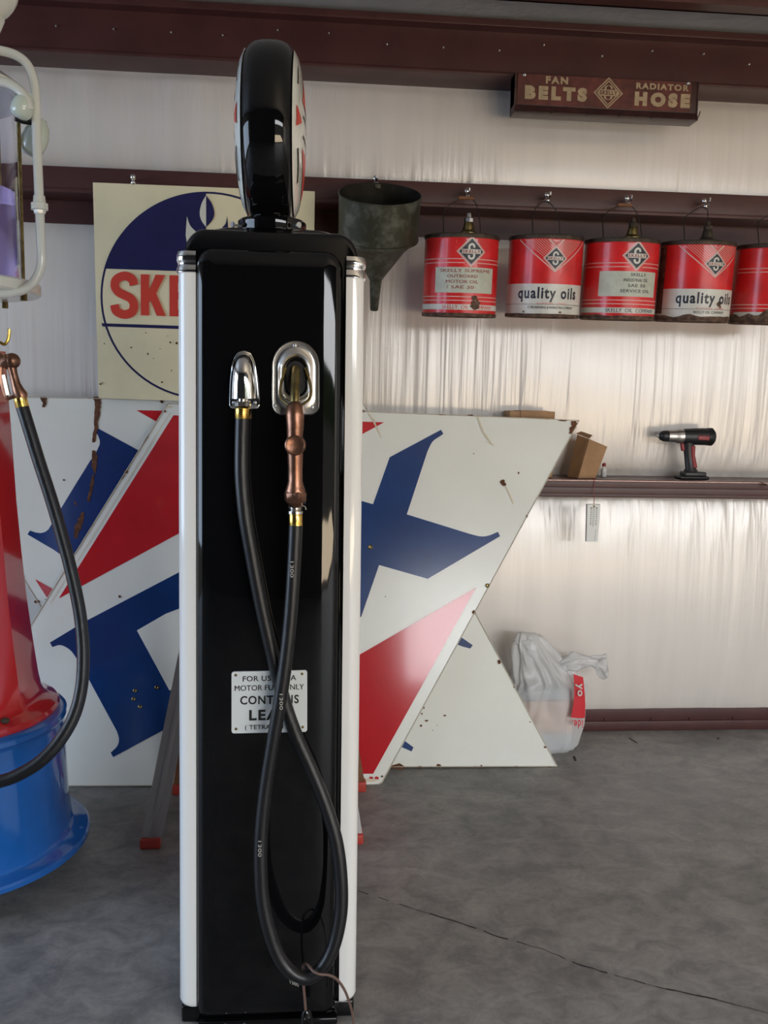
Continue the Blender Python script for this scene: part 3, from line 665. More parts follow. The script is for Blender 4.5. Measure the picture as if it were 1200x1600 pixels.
# ------------------------------------------------------------------ fan belt rack
RY = 3.575
rx0, rx1 = at(804, 140, RY).x, at(1091, 150, RY).x; rz0, rz1, rzb = at(803, 163, RY).z, at(803, 113, RY).z, at(803, 174, RY).z
fb = thing('belt_rack', ((rx0 + rx1)/2, RY, rzb), 'dark red tin rack lettered for fan belts and radiator hose, fixed to the top beam', 'rack')
W_R, H_R = rx1 - rx0, rz1 - rz0
p = P(); p.box((rx0, RY, rz0 - .002), (rx1, RY + .07, rz1), 0, .003)
p.add([(rx0, RY, rz0), (rx1, RY, rz0), (rx1, RY - .012, rzb), (rx0, RY - .012, rzb)], [[0, 1, 2, 3]]); p.box((rx0, RY - .014, rzb - .004), (rx1, RY + .07, rzb), 0, .0015)
p.box((rx0, RY - .004, rzb), (rx0 + .004, RY + .07, rz1)); p.box((rx1 - .004, RY - .004, rzb), (rx1, RY + .07, rz1)); p.box((rx0, RY + .062, rzb), (rx1, RY + .07, 2.768))
p.build('rack_box', M['fanbrown'], fb)
def ff(o=0): return lambda u, v, d: Vector((rx0 + u*W_R, RY - .0015 - o, rz0 + v*H_R))
p = P(); p.box((rx0 + .012, RY - .0015, rz0 + .003), (rx1 - .03, RY + .001, rz1 - .003), 0)
puttext(p, 'FAN', ff(.001), .165, .70, .285, .93, 1, .05); puttext(p, 'BELTS', ff(.001), .055, .18, .39, .62, 1, .08)
puttext(p, 'RADIATOR', ff(.001), .655, .68, .945, .88, 1, .04); puttext(p, 'HOSE', ff(.001), .65, .14, .955, .60, 1, .08)
ra_ = H_R/W_R
def dm(cx, cy, r, mi, o): p.poly([(cx - r*ra_, cy), (cx, cy - r), (cx + r*ra_, cy), (cx, cy + r)], ff(o), mi)
dm(.505, .50, .50, 1, .001); dm(.505, .50, .44, 0, .0014); dm(.505, .50, .40, 1, .0018); dm(.505, .50, .35, 0, .0022)
letter_s(p, lambda u, v, d: ff(.0026)(u, v, 0), .482, .26, .528, .76, .011, 1); p.poly([(.452, .40), (.558, .40), (.558, .60), (.452, .60)], ff(.003), 1); puttext(p, 'SKELLY', ff(.0036), .457, .43, .553, .57, 0, .03)
p.build('sign_face', [M['fanred'], M['fantan'], M['print']], fb, fix=False)
for u in (.03, .21, .40, .57, .75):
    a = Vector((rx0 + u*W_R, RY - .016, rzb + .001)); P().tube([a + Vector((.018, .006, .016)), a, a + Vector((-.012, -.004, -.010))], .0016, 6).build('belt_hook', M['wire'], fb)
P().tube([(rx1 + .04, 3.64, 2.665), (rx1 + .018, 3.60, 2.635), (rx1 - .002, RY, 2.61)], .002, 6).build('wire_bracket', M['wire'], fb)
for u in (.05, .94): p = P(); screws(p, [(rx0 + u*W_R, RY, rz1 - .008)], .005, 0); p.build('screw', M['steel'], fb)

# ------------------------------------------------------------------ things on the shelf
SZ = 1.170
# cordless drill
dx = at(1078, 738, 3.69).x
dr = thing('cordless_drill', (dx, 3.69, SZ), 'black and dark red cordless drill standing on the shelf girt', 'drill')
dm_ = lambda px, py: at(px, py, 3.69)
def yz(r0, r1): return None
zc0 = dm_(1080, 682).z
ax = Matrix.Translation((dm_(1062, 682).x, 3.69, zc0)) @ Matrix.Rotation(-pi/2, 4, 'Y')
sc = (dm_(1115, 682).x - dm_(1028, 682).x)/87
L = lambda px: (1062 - px)*sc          # distance along the nose axis (+ to the left)
p = P(); p.lathe([(.010, L(1116)), (.028, L(1115)), (.035, L(1112)), (.037, L(1100)), (.036, L(1085)), (.033, L(1070)), (.031, L(1064))], ax, 28)
for k in range(3): p.lathe([(.037, L(1112 - k*3.2)), (.0385, L(1111.3 - k*3.2)), (.037, L(1110.6 - k*3.2))], ax, 28, 0)
p.build('motor_housing', M['darkpl'], dr)
p = P(); p.obox(Matrix.Translation((dm_(1094, 684).x, 3.6535, zc0 - .004)) @ Matrix.Rotation(radians(3), 4, 'Y'), (.05, .006, .020), 0, .003); p.build('side_badge', M['redpl'], dr)
P().lathe([(.031, L(1070)), (.032, L(1064)), (.0315, L(1059)), (.027, L(1056)), (.026, L(1050)), (.0255, L(1043))], ax, 28).build('clutch_ring', M['silverpl'], dr)
p = P().lathe([(.022, L(1044)), (.024, L(1042)), (.023, L(1036)), (.018, L(1032)), (.013, L(1030.5)), (.008, L(1029.5))], ax, 24); p.build('chuck', M['darkpl'], dr)
P().lathe([(.006, L(1031)), (.005, L(1025.5)), (.003, L(1025))], ax, 8).build('chuck_jaw', M['silverpl'], dr)
def ring(cx_, cz_, rx, ry): return [Vector((cx_ + rx*cos(2*pi*j/20), 3.69 + ry*sin(2*pi*j/20), cz_)) for j in range(20)]
hx0, hx1 = dm_(1074, 700).x, dm_(1079, 735).x
p = P().loft([ring(hx0 + .004, zc0 - .02, .030, .022), ring(hx0 + .004, zc0 - .045, .023, .018), ring(hx0 + .009, zc0 - .08, .021, .017), ring(hx1, SZ + .045, .024, .019), ring(hx1 + .002, SZ + .03, .034, .026)]); p.build('grip', M['darkpl'], dr)
p = P().loft([[v + Vector((.006, -.004, 0)) for v in ring(hx0 + .012, zc0 - .040, .014, .018)], [v + Vector((.006, -.004, 0)) for v in ring(hx0 + .014, zc0 - .080, .013, .0165)], [v + Vector((.006, -.004, 0)) for v in ring(hx1 + .006, SZ + .05, .014, .018)]]); p.build('grip_pad', M['redpl'], dr)
P().obox(Matrix.Translation((hx0 - .022, 3.69, zc0 - .046)) @ Matrix.Rotation(radians(-12), 4, 'Y'), (.014, .018, .034), 0, .004).build('trigger', M['redpl'], dr)
bt = P().box((dm_(1058, 738).x, 3.655, SZ), (dm_(1104, 738).x, 3.725, SZ + .014), 0, .006); bt.box((dm_(1066, 735).x, 3.66, SZ + .012), (dm_(1100, 735).x, 3.72, SZ + .032), 0, .006); bt.build('battery', M['darkpl'], dr)

# cardboard pieces
a = at(793, 641, 3.70); b_ = at(863, 643, 3.70)
bx = thing('cardboard_box', (.93, 3.71, SZ), 'cardboard box whose top edge shows above the big sign on the shelf', 'box')
p = P(); p.box((a.x, 3.655, SZ), (b_.x, 3.78, a.z - .002), 0, .003); p.build('carton', M['card'], bx)
p = P(); p.box((a.x + .045, 3.650, a.z - .03), (b_.x - .03, 3.785, a.z + .0005), 0, .001); p.build('flap', M['card'], bx)
cb = thing('cardboard_box', (1.19, 3.69, SZ), 'small creased cardboard box tipped over beside the sign corner', 'box')
def carton(Ft, Fb, Rt, Rb, Lt, Lb, yf, yr, yl):
    f1_, f0, r1_, r0, l1, l0 = at(*Ft, yf), at(*Fb, yf), at(*Rt, yr), at(*Rb, yr), at(*Lt, yl), at(*Lb, yl)
    for v in (f0, r0, l0): v.z = SZ + .001
    b1, b0 = l1 + r1_ - f1_, l0 + r0 - f0
    q = P(); n = 7
    def face(a, b_, c_, d_):
        vs = []
        for i in range(n + 1):
            for j in range(n + 1):
                v = a.lerp(b_, i/n).lerp(d_.lerp(c_, i/n), j/n); k_ = .006*sin(pi*i/n)*sin(pi*j/n)
                v = v + Vector((noise.noise(v*22), noise.noise(v*22 + Vector((9, 0, 0))), 0))*k_*1.3; v.z = max(v.z, SZ + .001); vs.append(v)
        q.add(vs, [[i*(n + 1) + j, (i + 1)*(n + 1) + j, (i + 1)*(n + 1) + j + 1, i*(n + 1) + j + 1] for i in range(n) for j in range(n)])
    face(f0, r0, r1_, f1_); face(l0, f0, f1_, l1); face(b0, l0, l1, b1); face(r0, b0, b1, r1_); face(f1_, r1_, b1, l1); face(l0, b0, r0, f0)
    return q
carton((921, 686), (904, 737), (949, 698), (931, 738), (902, 679), (887, 736), 3.64, 3.67, 3.70).build('carton', M['card'], cb, ang=30)
fl_a, fl_b, fl_c, fl_d = at(900, 677, 3.70), at(921, 685, 3.638), at(926, 680, 3.63), at(908, 674, 3.69)
P().add([fl_a, fl_b, fl_c, fl_d], [[0, 1, 2, 3]]).add([v + Vector((0, .002, -.001)) for v in (fl_a, fl_b, fl_c, fl_d)], [[3, 2, 1, 0]]).build('flap', M['card'], cb, ang=25)
# tiny bottle
bo = at(941, 737, 3.74); t = thing('bottle', (bo.x + .01, 3.75, SZ), 'tiny pale bottle with a red cap behind the tipped cardboard box', 'bottle')
TB = Matrix.Translation((bo.x + .01, 3.75, SZ))
P().lathe([(.011, 0), (.012, .002), (.012, .034), (.006, .041), (.005, .046)], TB, 16).build('glass', M['gauge'], t)
P().lathe([(.008, .044), (.008, .056), (.002, .060)], TB, 12).build('cap', M['redpl'], t)

# rain gauge on a red thread
g0 = at(927, 788, 3.585); g1 = at(927, 846, 3.585); gx = g0.x
gt = thing('rain_gauge', (gx, 3.585, g1.z), 'clear printed rain gauge hanging by a red thread below the shelf', 'gauge')
gh = g0.z - g1.z
p = P(); p.loft([[Vector((gx - .0 + sx*(.024 + .004*t_), 3.585 + sy*.010, g1.z + gh*t_)) for sx, sy in ((-1, -1), (1, -1), (1, 1), (-1, 1))] for t_ in (0, .03, .5, 1)], 0)
p.build('tube', M['gauge'], gt, ang=30)
gf = lambda u, v, d: Vector((gx + (u - .5)*.05, 3.5745, g1.z + v*gh))
p = P()
for k in range(9):
    v = .45 + k*.055
    puttext(p, '%d' % (9 - k), gf, .22, v, .32, v + .035, 0, .02); puttext(p, '%d' % (5 - k//2), gf, .70, v, .80, v + .035, 0, .02)
    p.poly([(.36, v), (.46, v), (.46, v + .008), (.36, v + .008)], gf, 0); p.poly([(.54, v + .02), (.64, v + .02), (.64, v + .028), (.54, v + .028)], gf, 0)
p.poly([(.49, .40), (.51, .40), (.51, .95), (.49, .95)], gf, 0); p.poly([(.70, .02), (.72, .02), (.76, .34), (.74, .34)], gf, 0)
p.build('printed_scale', M['print'], gt, fix=False)
P().lathe([(.0025, 0), (.004, .001), (.004, .004), (.002, .005)], Matrix.Translation((gx, 3.5755, g0.z - .008)) @ Matrix.Rotation(pi/2, 4, 'X'), 10).build('eyelet', M['oldbrass'], gt)
P().tube([(gx, 3.575, g0.z - .006), (gx + .001, 3.583, g0.z + .03), (gx + .001, 3.593, 1.135), (gx + .002, 3.5945, 1.172), (gx + .002, 3.63, 1.173)], .0012, 6).build('thread', M['thread'], gt)

# ------------------------------------------------------------------ plastic bag
bgx, bgy = 1.075, 3.625
bg = thing('plastic_bag', (bgx, bgy, 0), 'tied translucent white plastic bag with red print on the floor by the wall', 'bag')
def film(rings_fn, nr, ns, name, amp, par=None, cap=True):
    rings = []
    for i in range(nr + 1):
        t_ = i/nr; c_, rx, ry, tiltv, fold = rings_fn(t_)
        r_ = []
        for j in range(ns):
            a_ = 2*pi*j/ns
            k = 1 + fold*(.5*sin(a_*9 + 3*t_ + noise.noise(Vector((a_, t_*2, 0)))*3) + .5*sin(a_*17 + 2*noise.noise(Vector((cos(a_)*2, sin(a_)*2, t_*3)))*3))
            k += amp*noise.noise(Vector((cos(a_)*2.5, sin(a_)*2.5, t_*5)))
            se = lambda v: math.copysign(abs(v)**.75, v)
            r_.append(Vector(c_) + Vector((se(cos(a_))*rx*k, se(sin(a_))*ry*k, tiltv*cos(a_)*rx)))
        rings.append(r_)
    q = P().loft(rings, 0, cap, cap); return q.build(name, M['film'], par or bg, ang=180)
def body(t_):
    z = .50*t_
    if t_ < .6: rx, ry = .130 + .034*sin(pi*t_/.75)**.8, .092
    else: k = (t_ - .6)/.4; rx, ry = .150*(1 - k**1.25*.66), .092*(1 - k**1.3*.7)
    return ((bgx - .042 - (0 if t_ < .6 else .085*((t_ - .6)/.4)) + .008*noise.noise(Vector((t_*6, 3, 0))), bgy, z + .001), rx*(.92 if t_ < .03 else 1), ry, -.25*max(0, t_ - .45), .035 + .13*t_**1.2)
film(body, 60, 150, 'bag_body', .16)
def film2():
    rings = []
    for i in range(21):
        t_ = i/20; c_ = Vector((bgx + .0 + .205*t_, bgy - .04, .372 + .03*sin(pi*t_*.9) - .02*t_)); r0 = .016 + .026*t_ + .012*sin(7*t_)
        if i == 20: r0 = .010
        rings.append([c_ + Vector((.03*noise.noise(Vector((cos(2*pi*j/60)*2, sin(2*pi*j/60)*2, t_*4))), cos(2*pi*j/60)*r0*(1 + .5*noise.noise(Vector((cos(2*pi*j/60)*3, sin(2*pi*j/60)*3, t_*6)))), sin(2*pi*j/60)*r0*(1 + .25*sin(2*pi*j/60*7 + 4*t_) + .6*noise.noise(Vector((cos(2*pi*j/60)*3, 4 + sin(2*pi*j/60)*3, t_*6)))))) for j in range(60)])
    P().loft(rings).build('bag_handle', M['film'], bg, ang=180)
    rings = []
    for i in range(15):
        t_ = i/14; c_ = Vector((bgx - .10 - .10*t_, bgy - .03, .42 + .055*t_)); r0 = .03*(1 - t_) + .012 + .010*sin(5*t_)
        rings.append([c_ + Vector((.02*noise.noise(Vector((cos(2*pi*j/60)*2, 7, t_*4))), cos(2*pi*j/60)*r0*.8, sin(2*pi*j/60)*r0*(1 + .3*sin(2*pi*j/60*6 + 4*t_)))) for j in range(60)])
    P().loft(rings).build('bag_handle', M['film'], bg, ang=180)
film2()
P().sphere((bgx + .012, bgy - .045, .365), .026, 0, 16, (1.1, 1, .8)).build('knot', M['film'], bg, ang=180)
P().box((bgx - .16, bgy - .068, .006), (bgx + .060, bgy + .065, .085), 0, .006).build('packed_box', M['greybox'], bg)
P().box((bgx - .17, bgy - .070, .087), (bgx + .064, bgy + .065, .225), 0, .006).build('packed_box', M['peach'], bg)
P().box((bgx - .165, bgy - .068, .227), (bgx + .050, bgy + .06, .275), 0, .006).build('packed_box', M['greybox'], bg)
# red print strip following the film
p = P(); n = 14; vs = []
for i in range(n + 1):
    t_ = i/n; A = at(894 + 20*t_**.6*(1 - t_*.2), 1053 + 68*t_, 3.50 + .028*(1 - t_)); B = at(912 + 4*t_ - 2*t_*t_, 1056 + 66*t_, 3.52 + .012*(1 - t_))
    A = at(896 - 4*t_ + 3*sin(t_*pi), 1053 + 68*t_, 3.515); B = at(911 + 5*sin(t_*pi*.6) - 2*t_, 1058 + 64*t_, 3.525)
    vs += [A, (A + B)/2 + Vector((0, -.006, 0)), B]
p.add(vs, [[3*i + c_, 3*i + c_ + 1, 3*i + c_ + 4, 3*i + c_ + 3] for i in range(n) for c_ in (0, 1)], 0)
tf = lambda u, v, d: at(897 + u*14, 1090 - v*22 - u*3, 3.505)
vs_, fs_ = text2d('yo', .02); p.add([at(899 + b2*11, 1068 + a2*20, 3.504) for a2, b2 in vs_], fs_, 1)
vs_, fs_ = text2d("ide.", .02); p.add([at(911 - a2*17, 1125 + b2*13, 3.506) for a2, b2 in vs_], fs_, 0)
p.build('red_print', [M['bagred'], M['canwhite']], bg, ang=180, fix=False)

# floor crumbs
for k, (x, y) in enumerate(((897, 1184), (899, 1189), (898, 1186), (1122, 1155))):
    c = onz(x, y, 0); q = P().sphere((c.x, c.y, .004), .0045, 0, 8, (1.3, 1, .8)); tag(q.build('crumb', M['dirt'], loc=(c.x, c.y, 0)), 'tiny dark crumb on the concrete floor in front of the bag' if k < 3 else 'lone dark crumb on the bare floor below the baseboard', 'debris', 'dark crumbs before the bag' if k < 3 else None)
c = onz(990, 1158, 0); tag(P().tube([(c.x - .008, c.y + .03, .003), (c.x, c.y, .003), (c.x + .006, c.y - .03, .003)], .0018, 6).build('twig', M['dirt'], loc=(c.x, c.y, 0)), 'thin dark splinter lying on the floor right of the bag', 'debris')

# ------------------------------------------------------------------ step ladder behind the black pump
f1, f2 = onz(236, 1322, 0), onz(553, 1326, 0); r1, r2 = onz(283, 1233, 0), onz(567, 1233, 0)
f2.y = f1.y; r1.y -= .035; r2.y = r1.y; cxl = (f1.x + f2.x)/2 + .01; r1.x, r2.x = cxl - .37, cxl + .37
r1.x = onz(284, 1233, 0).x; r2.x = onz(560, 1233, 0).x
ld = thing('step_ladder', (cxl, 3.0, 0), 'aluminium step ladder with red feet standing behind the black pump', 'ladder')
HT = 1.32; apx = cxl; apy = 3.08
def rail(a, top, mt, name, w1=.055, w2=.022):
    a = Vector(a); d = Vector(top) - a; L_ = d.length; z = d.normalized(); x = Vector((1, 0, 0)); x = (x - z*x.dot(z)).normalized(); y = z.cross(x)
    Mx = Matrix((( x.x, y.x, z.x, 0), (x.y, y.y, z.y, 0), (x.z, y.z, z.z, 0), (0, 0, 0, 1))); Mx = Matrix.Translation(a + d/2) @ Mx
    q = P(); q.obox(Mx, (w1*.35, w2*1.6, L_), 0, .002)
    q.obox(Mx @ Matrix.Translation((-w1*.35, -w2*.55, 0)), (w1*.5, .004, L_)); q.obox(Mx @ Matrix.Translation((w1*.35, -w2*.55, 0)), (w1*.5, .004, L_))
    return q.build(name, M[mt], ld)
dirf = .24*HT/.95
for s, a in ((1, f1), (-1, f2)):
    rail((a.x, a.y, .01), (apx - s*.10, apy - .05, HT), 'alu', 'front_rail')
    P().box((a.x - .033, a.y - .025, 0), (a.x + .033, a.y + .025, .035), 0, .006).build('foot', M['redplastic'], ld)
for s, a in ((1, r1), (-1, r2)):
    rail((a.x, a.y, .01), (apx - s*.12, apy + .03, HT), 'wood', 'rear_rail', .045, .02)
    P().box((a.x - .028, a.y - .022, 0), (a.x + .028, a.y + .022, .04), 0, .006).build('foot', M['redplastic'], ld)
for k in range(4):
    t_ = (k + 1)/5; l, r = f1.lerp(Vector((apx - .10, apy - .05, 0)), t_), f2.lerp(Vector((apx + .10, apy - .05, 0)), t_)
    if k: P().box((l.x + .015, l.y - .03, HT*t_ - .012), (r.x - .015, l.y + .05, HT*t_ + .008), 0, .003).build('step', M['alu'], ld)
P().box((apx - .14, apy - .10, HT - .01), (apx + .14, apy + .07, HT + .03), 0, .006).build('top_cap', M['redplastic'], ld)

# ------------------------------------------------------------------ black gas pump (seen on its hose side)
PX, PF, PB = -.0845, 1.975, 2.41          # centre, front face, back
gp = thing('gas_pump', (PX, (PF + PB)/2, 0), 'tall glossy black antique gas pump with white corners and a round globe', 'gas pump')
def rrect(hw, zlo, zhi, r, n=8, rb=None):
    rb = r if rb is None else rb; o_ = []
    for cx_, cz_, a0_, q in ((hw - r, zhi - r, 0, r), (-hw + r, zhi - r, pi/2, r), (-hw + rb, zlo + rb, pi, rb), (hw - rb, zlo + rb, 3*pi/2, rb)):
        for k in range(n + 1): o_.append((cx_ + q*cos(a0_ + pi/2*k/n), cz_ + q*sin(a0_ + pi/2*k/n)))
    return o_
TOP = 1.842
def crown(x, z):        # gentle arch of the roof line
    return z + (0 if z < 1.70 else .016*(1 - (x/.19)**2)*(z - 1.70)/.14)
tw = lambda z: 1.0 + .055*(1 - z/1.8)      # slightly wider foot
rings = []
for ins, yy in ((.012, PF), (.004, PF + .003), (0, PF + .012), (0, PB - .012), (.004, PB - .003), (.012, PB)):
    rings.append([Vector((PX + x*tw(z), yy, crown(x, z))) for x, z in rrect(.186 - ins, .012 + ins, TOP - .012 - ins, .040 - ins*.5, 8, .02)])
P().loft(rings).build('cabinet', M['black'], gp, ang=50)
# domed roof
q = P()
rr2 = []
for k, (sc_, dz) in enumerate(((1, 0), (.97, .012), (.88, .022), (.6, .030), (.25, .034))):
    rr2.append([Vector((PX + .165*sc_*math.copysign(abs(cos(a))**.5, cos(a)), (PF + PB)/2 + .19*sc_*math.copysign(abs(sin(a))**.5, sin(a)), 1.828 + dz)) for a in [2*pi*j/48 for j in range(48)]])
q.loft(rr2).build('roof', M['black'], gp, ang=60)
# front panel: raised, rounded edge, slightly bowed
PCX = -.0885; PW = .157; PZ0, PZ1 = .018, 1.793
prof = [(0, 0), (.0006, -.008), (.0025, -.016), (.006, -.0225), (.011, -.0275), (.018, -.031), (.028, -.0335), (.042, -.0352), (.060, -.0366), (.082, -.0375), (.108, -.0381), (.135, -.0384), (.1555, -.0385)]
rings = []
for ins, dy in prof:
    rings.append([Vector((PCX + (PX - PCX)*0 + x*tw(z), PF + .002 + dy, crown(x, z) - .004*(z > 1.7))) for x, z in rrect(PW - ins, PZ0 + ins*.9, PZ1 - ins*.9, max(.0005, .036 - ins), 8, max(.0005, .03 - ins))])
P().loft(rings, cap0=False).build('end_panel', M['black'], gp, ang=60)
# white side doors with chrome caps
for s, nm in ((-1, 'L'), (1, 'R')):
    xi, xo = .160, .200
    def sec(x_in, x_out, yf, yb, r, z, n=6):
        pts = [(x_in, yb), (x_in, yf)]
        for k in range(n + 1):
            a_ = -pi/2 + pi/2*k/n; pts.append((x_out - r + r*cos(a_), yf + r + r*sin(a_)))
        for k in range(n + 1):
            a_ = pi/2*k/n; pts.append((x_out - r + r*cos(a_), yb - r + r*sin(a_)))
        return [Vector((PX + s*x*tw(z), y_, z)) for x, y_ in pts]
    rings = [sec(xi, xo - .012, PF - .010, PB + .01, .02, .043), sec(xi, xo - .004, PF - .012, PB + .012, .024, .047), sec(xi, xo, PF - .013, PB + .013, .026, .056)]
    rings += [sec(xi, xo, PF - .013, PB + .013, .026, z) for z in (.3, .6, .9, 1.2, 1.5, 1.742)]
    d = P().loft(rings).build('side_door', M['white'], gp, ang=40)
    rg = []
    for dz, e_ in ((1.740, .000), (1.742, .0035), (1.752, .0035), (1.756, .0012), (1.762, .0012), (1.766, .0035), (1.778, .0035), (1.786, .001), (1.788, -.006)):
        rg.append(sec(xi, xo + e_, PF - .013 - e_, PB + .013 + e_, .026, dz))
    P().loft(rg).build('chrome_cap', M['chrome'], d, ang=40)
# plinth
q = P(); q.box((PX - .205, PF - .008, 0), (PX + .205, PB + .01, .043), 0, .006); q.box((PX - .165, PF - .034, 0), (PX + .165, PF, .018), 0, .004)
q.build('plinth', M['black'], gp)
for x in (-.10, -.055): q = P(); screws(q, [(PX + x, PF - .033, .011)], .003, 0); q.build('bolt', M['steel'], gp)
# globe collar, thumb screw, globe
GX, GY, GZ, GR = -.097, (PF + PB)/2, 2.090, .203
q = P().lathe([(.078, 1.850), (.080, 1.853), (.080, 1.888), (.076, 1.892), (.055, 1.892), (.052, 1.90), (.05, 1.90)], Matrix.Translation((GX + .004, GY - .02, 0)), 40); cl_ = q.build('globe_collar', M['black'], gp)
for a_ in (-2.6, -.9, .6): 
    v = Vector((cos(a_), sin(a_), 0)); c_ = Vector((GX + .004, GY - .02, 1.872)) + v*.078
    P().tube([c_, c_ + v*.022, c_ + v*.022, c_ + v*.026], [.0028, .0028, .007, .007], 8).build('thumb_screw', M['steel'], cl_)
Rg = Matrix.Translation((GX, GY, GZ)) @ Matrix.Rotation(radians(-1), 4, 'Z') @ Matrix.Rotation(pi/2, 4, 'Y')
hw = .060
rim = [(hw*math.copysign(abs(cos(a_))**.7, cos(a_)), sin(a_)) for a_ in [pi*k/20 for k in range(21)]]
q = P().lathe([(GR - .046 + .046*sn, -x_) for x_, sn in rim], Rg, 72, 0, False, False)
q.tube([Rg @ Vector((x, 0, 0)) for x in (GR - .03, GR + .004)], [.05, .05], 20)
glb = q.build('globe', M['black'], gp, ang=60)
LR = GR - .020
for s in (-1, 1):
    q = P()
    lens = lambda r: s*(hw*.93 + .025*(1 - (r/LR)**2)**.6 if r < LR else hw*.93)
    n = 10; q.lathe([(max(.0005, LR*k/n), lens(LR*k/n)) for k in range(n, -1, -1)], Rg, 56, 0, False, False)
    # printed design: red bars, black outlines
    def lf_(u, v, d): r = hypot(u, v); return Rg @ Vector((-v, u*1, s*.0012)) + (Rg.to_3x3() @ Vector((0, 0, 1)))*lens(min(r, LR*.999))
    def tri(pts, mi):
        bm = bmesh.new(); vv = [bm.verts.new((a, b_, 0)) for a, b_ in pts]; bm.faces.new(vv); bmesh.ops.triangulate(bm, faces=bm.faces[:])
        for _ in range(3): bmesh.ops.subdivide_edges(bm, edges=bm.edges[:], cuts=1, use_grid_fill=False); bmesh.ops.triangulate(bm, faces=bm.faces[:])
        bm.verts.index_update(); q.add([lf_(v.co.x, v.co.y, 0) for v in bm.verts], [[v.index for v in f.verts] for f in bm.faces], mi); bm.free()
    for sg in (-1, 1):
        tri([(sg*.168, .022), (sg*.168, -.022), (sg*.115, 0)], 1)
        tri([(sg*.150, .072), (sg*.142, .072), (sg*.115, .115), (sg*.120, .118)], 2)
        tri([(sg*.150, -.065), (sg*.140, -.060), (sg*.100, -.125), (sg*.108, -.130)], 2)
    tri([(-.10, .05), (.10, .05), (0, .15)], 1); tri([(-.10, -.05), (.10, -.05), (0, -.15)], 1)
    tri([(-.09, .025), (.09, .025), (.09, .018), (-.09, .018)], 2); tri([(-.09, -.025), (.09, -.025), (.09, -.018), (-.09, -.018)], 2)
    q.build('lens', [M['milk'], M['signred'], M['print']], glb, ang=60, fix=False)

FY = PF - .036      # surface of the end panel
# chrome hose outlet hood
hood = P(); hc = at(382, 595, FY)
def hs(px, py, dy): v = at(px, py, FY); return Vector((v.x, FY - dy, v.z))
outl = arc([(382, 548), (371, 552), (364, 566), (360, 590), (358.5, 620), (358.5, 634)]) + arc([(362, 638), (382, 639), (403, 638)]) + arc([(406, 634), (405.5, 620), (403, 590), (398, 566), (392, 552)])
def scl(f_, cy_=604): return [(382 + (x - 382)*f_, cy_ + (y - cy_)*f_) for x, y in outl]
hood.loft([[hs(x, y, 0) for x, y in scl(1)], [hs(x, y, .003) for x, y in scl(1)], [hs(x, y, .004) for x, y in scl(.97)]], cap0=False)
dome = [(x, min(y, 623)) for x, y in outl]
def sc2(f_): return [(382 + (x - 382)*f_, 600 + (y - 600)*(f_ if y < 600 else 1)) for x, y in dome]
hood.loft([[hs(x, y, d_) for x, y in sc2(f_)] for f_, d_ in ((.92, .003), (.90, .012), (.84, .024), (.72, .034), (.52, .041), (.28, .045), (.05, .046))])
ho = hood.build('outlet_hood', M['chrome'], gp, ang=45)
for x in (366, 399): P().sphere(hs(x, 629, .004), .0038, 0, 10, (1, .5, 1)).build('screw', M['steel'], ho)
zf = hs(380, 636, .026)
q = P().lathe([(.0135, .012), (.0155, .010), (.0155, .002), (.012, 0)], Matrix.Translation((zf.x, FY - .024, zf.z)), 6); q.lathe([(.009, .03), (.009, .01)], Matrix.Translation((zf.x, FY - .024, zf.z)), 16)
q.build('fitting', M['nickel'], gp)
q = P().lathe([(.0145, -.001), (.016, -.003), (.016, -.023), (.0150, -.025)], Matrix.Translation((zf.x, FY - .024, zf.z)), 20); fz = q.build('ferrule', M['brass'], gp)
# nozzle boot: stamped chrome plate with an oval pocket
bo_ = thing  # unused alias
def stad(cx_, w_, y0_, y1_, rt, rb_):
    o_ = []
    for k in range(17): a_ = pi*k/16; o_.append((cx_ + w_*cos(a_), y0_ + rt - rt*sin(a_)))
    for k in range(9): a_ = pi + pi/2*k/8; o_.append((cx_ - w_ + rb_ + rb_*cos(a_), y1_ - rb_ - rb_*sin(a_)))
    for k in range(9): a_ = 3*pi/2 + pi/2*k/8; o_.append((cx_ + w_ - rb_ + rb_*cos(a_), y1_ - rb_ - rb_*sin(a_)))
    return o_
bq = P(); S = [(37.5, 532, 649, 40, 16, 0), (37.5, 532, 649, 40, 16, .004), (35.5, 534, 647, 38, 14, .007), (31, 540, 640, 34, 14, .006), (27, 545, 634, 30, 18, .007), (24.5, 549, 630, 28, 20, .012), (22, 552, 627, 25, 20, .014), (19, 556, 623, 22, 18, .011), (17, 560, 620, 20, 16, .004), (15.5, 563, 617, 18, 14.5, -.010), (14.8, 565, 616, 17, 14, -.022)]
bq.loft([[hs(x, y, d_) for x, y in stad(462, w_, a_, b2, rt, rb_)] for w_, a_, b2, rt, rb_, d_ in S], cap0=False, cap1=False)
bt_ = bq.build('nozzle_boot', M['boot'], gp, ang=50)
P().poly(stad(462, 15.2, 564, 617, 17.5, 14), lambda u, v, d: hs(u, v, .0008), 0).build('boot_pocket', M['blackplain'], bt_, fix=False)
for x, y in ((461, 540), (430, 634), (488, 636)): P().sphere(hs(x, y, .007), .0042, 0, 10, (1, .5, 1)).build('screw', M['steel'], bt_)
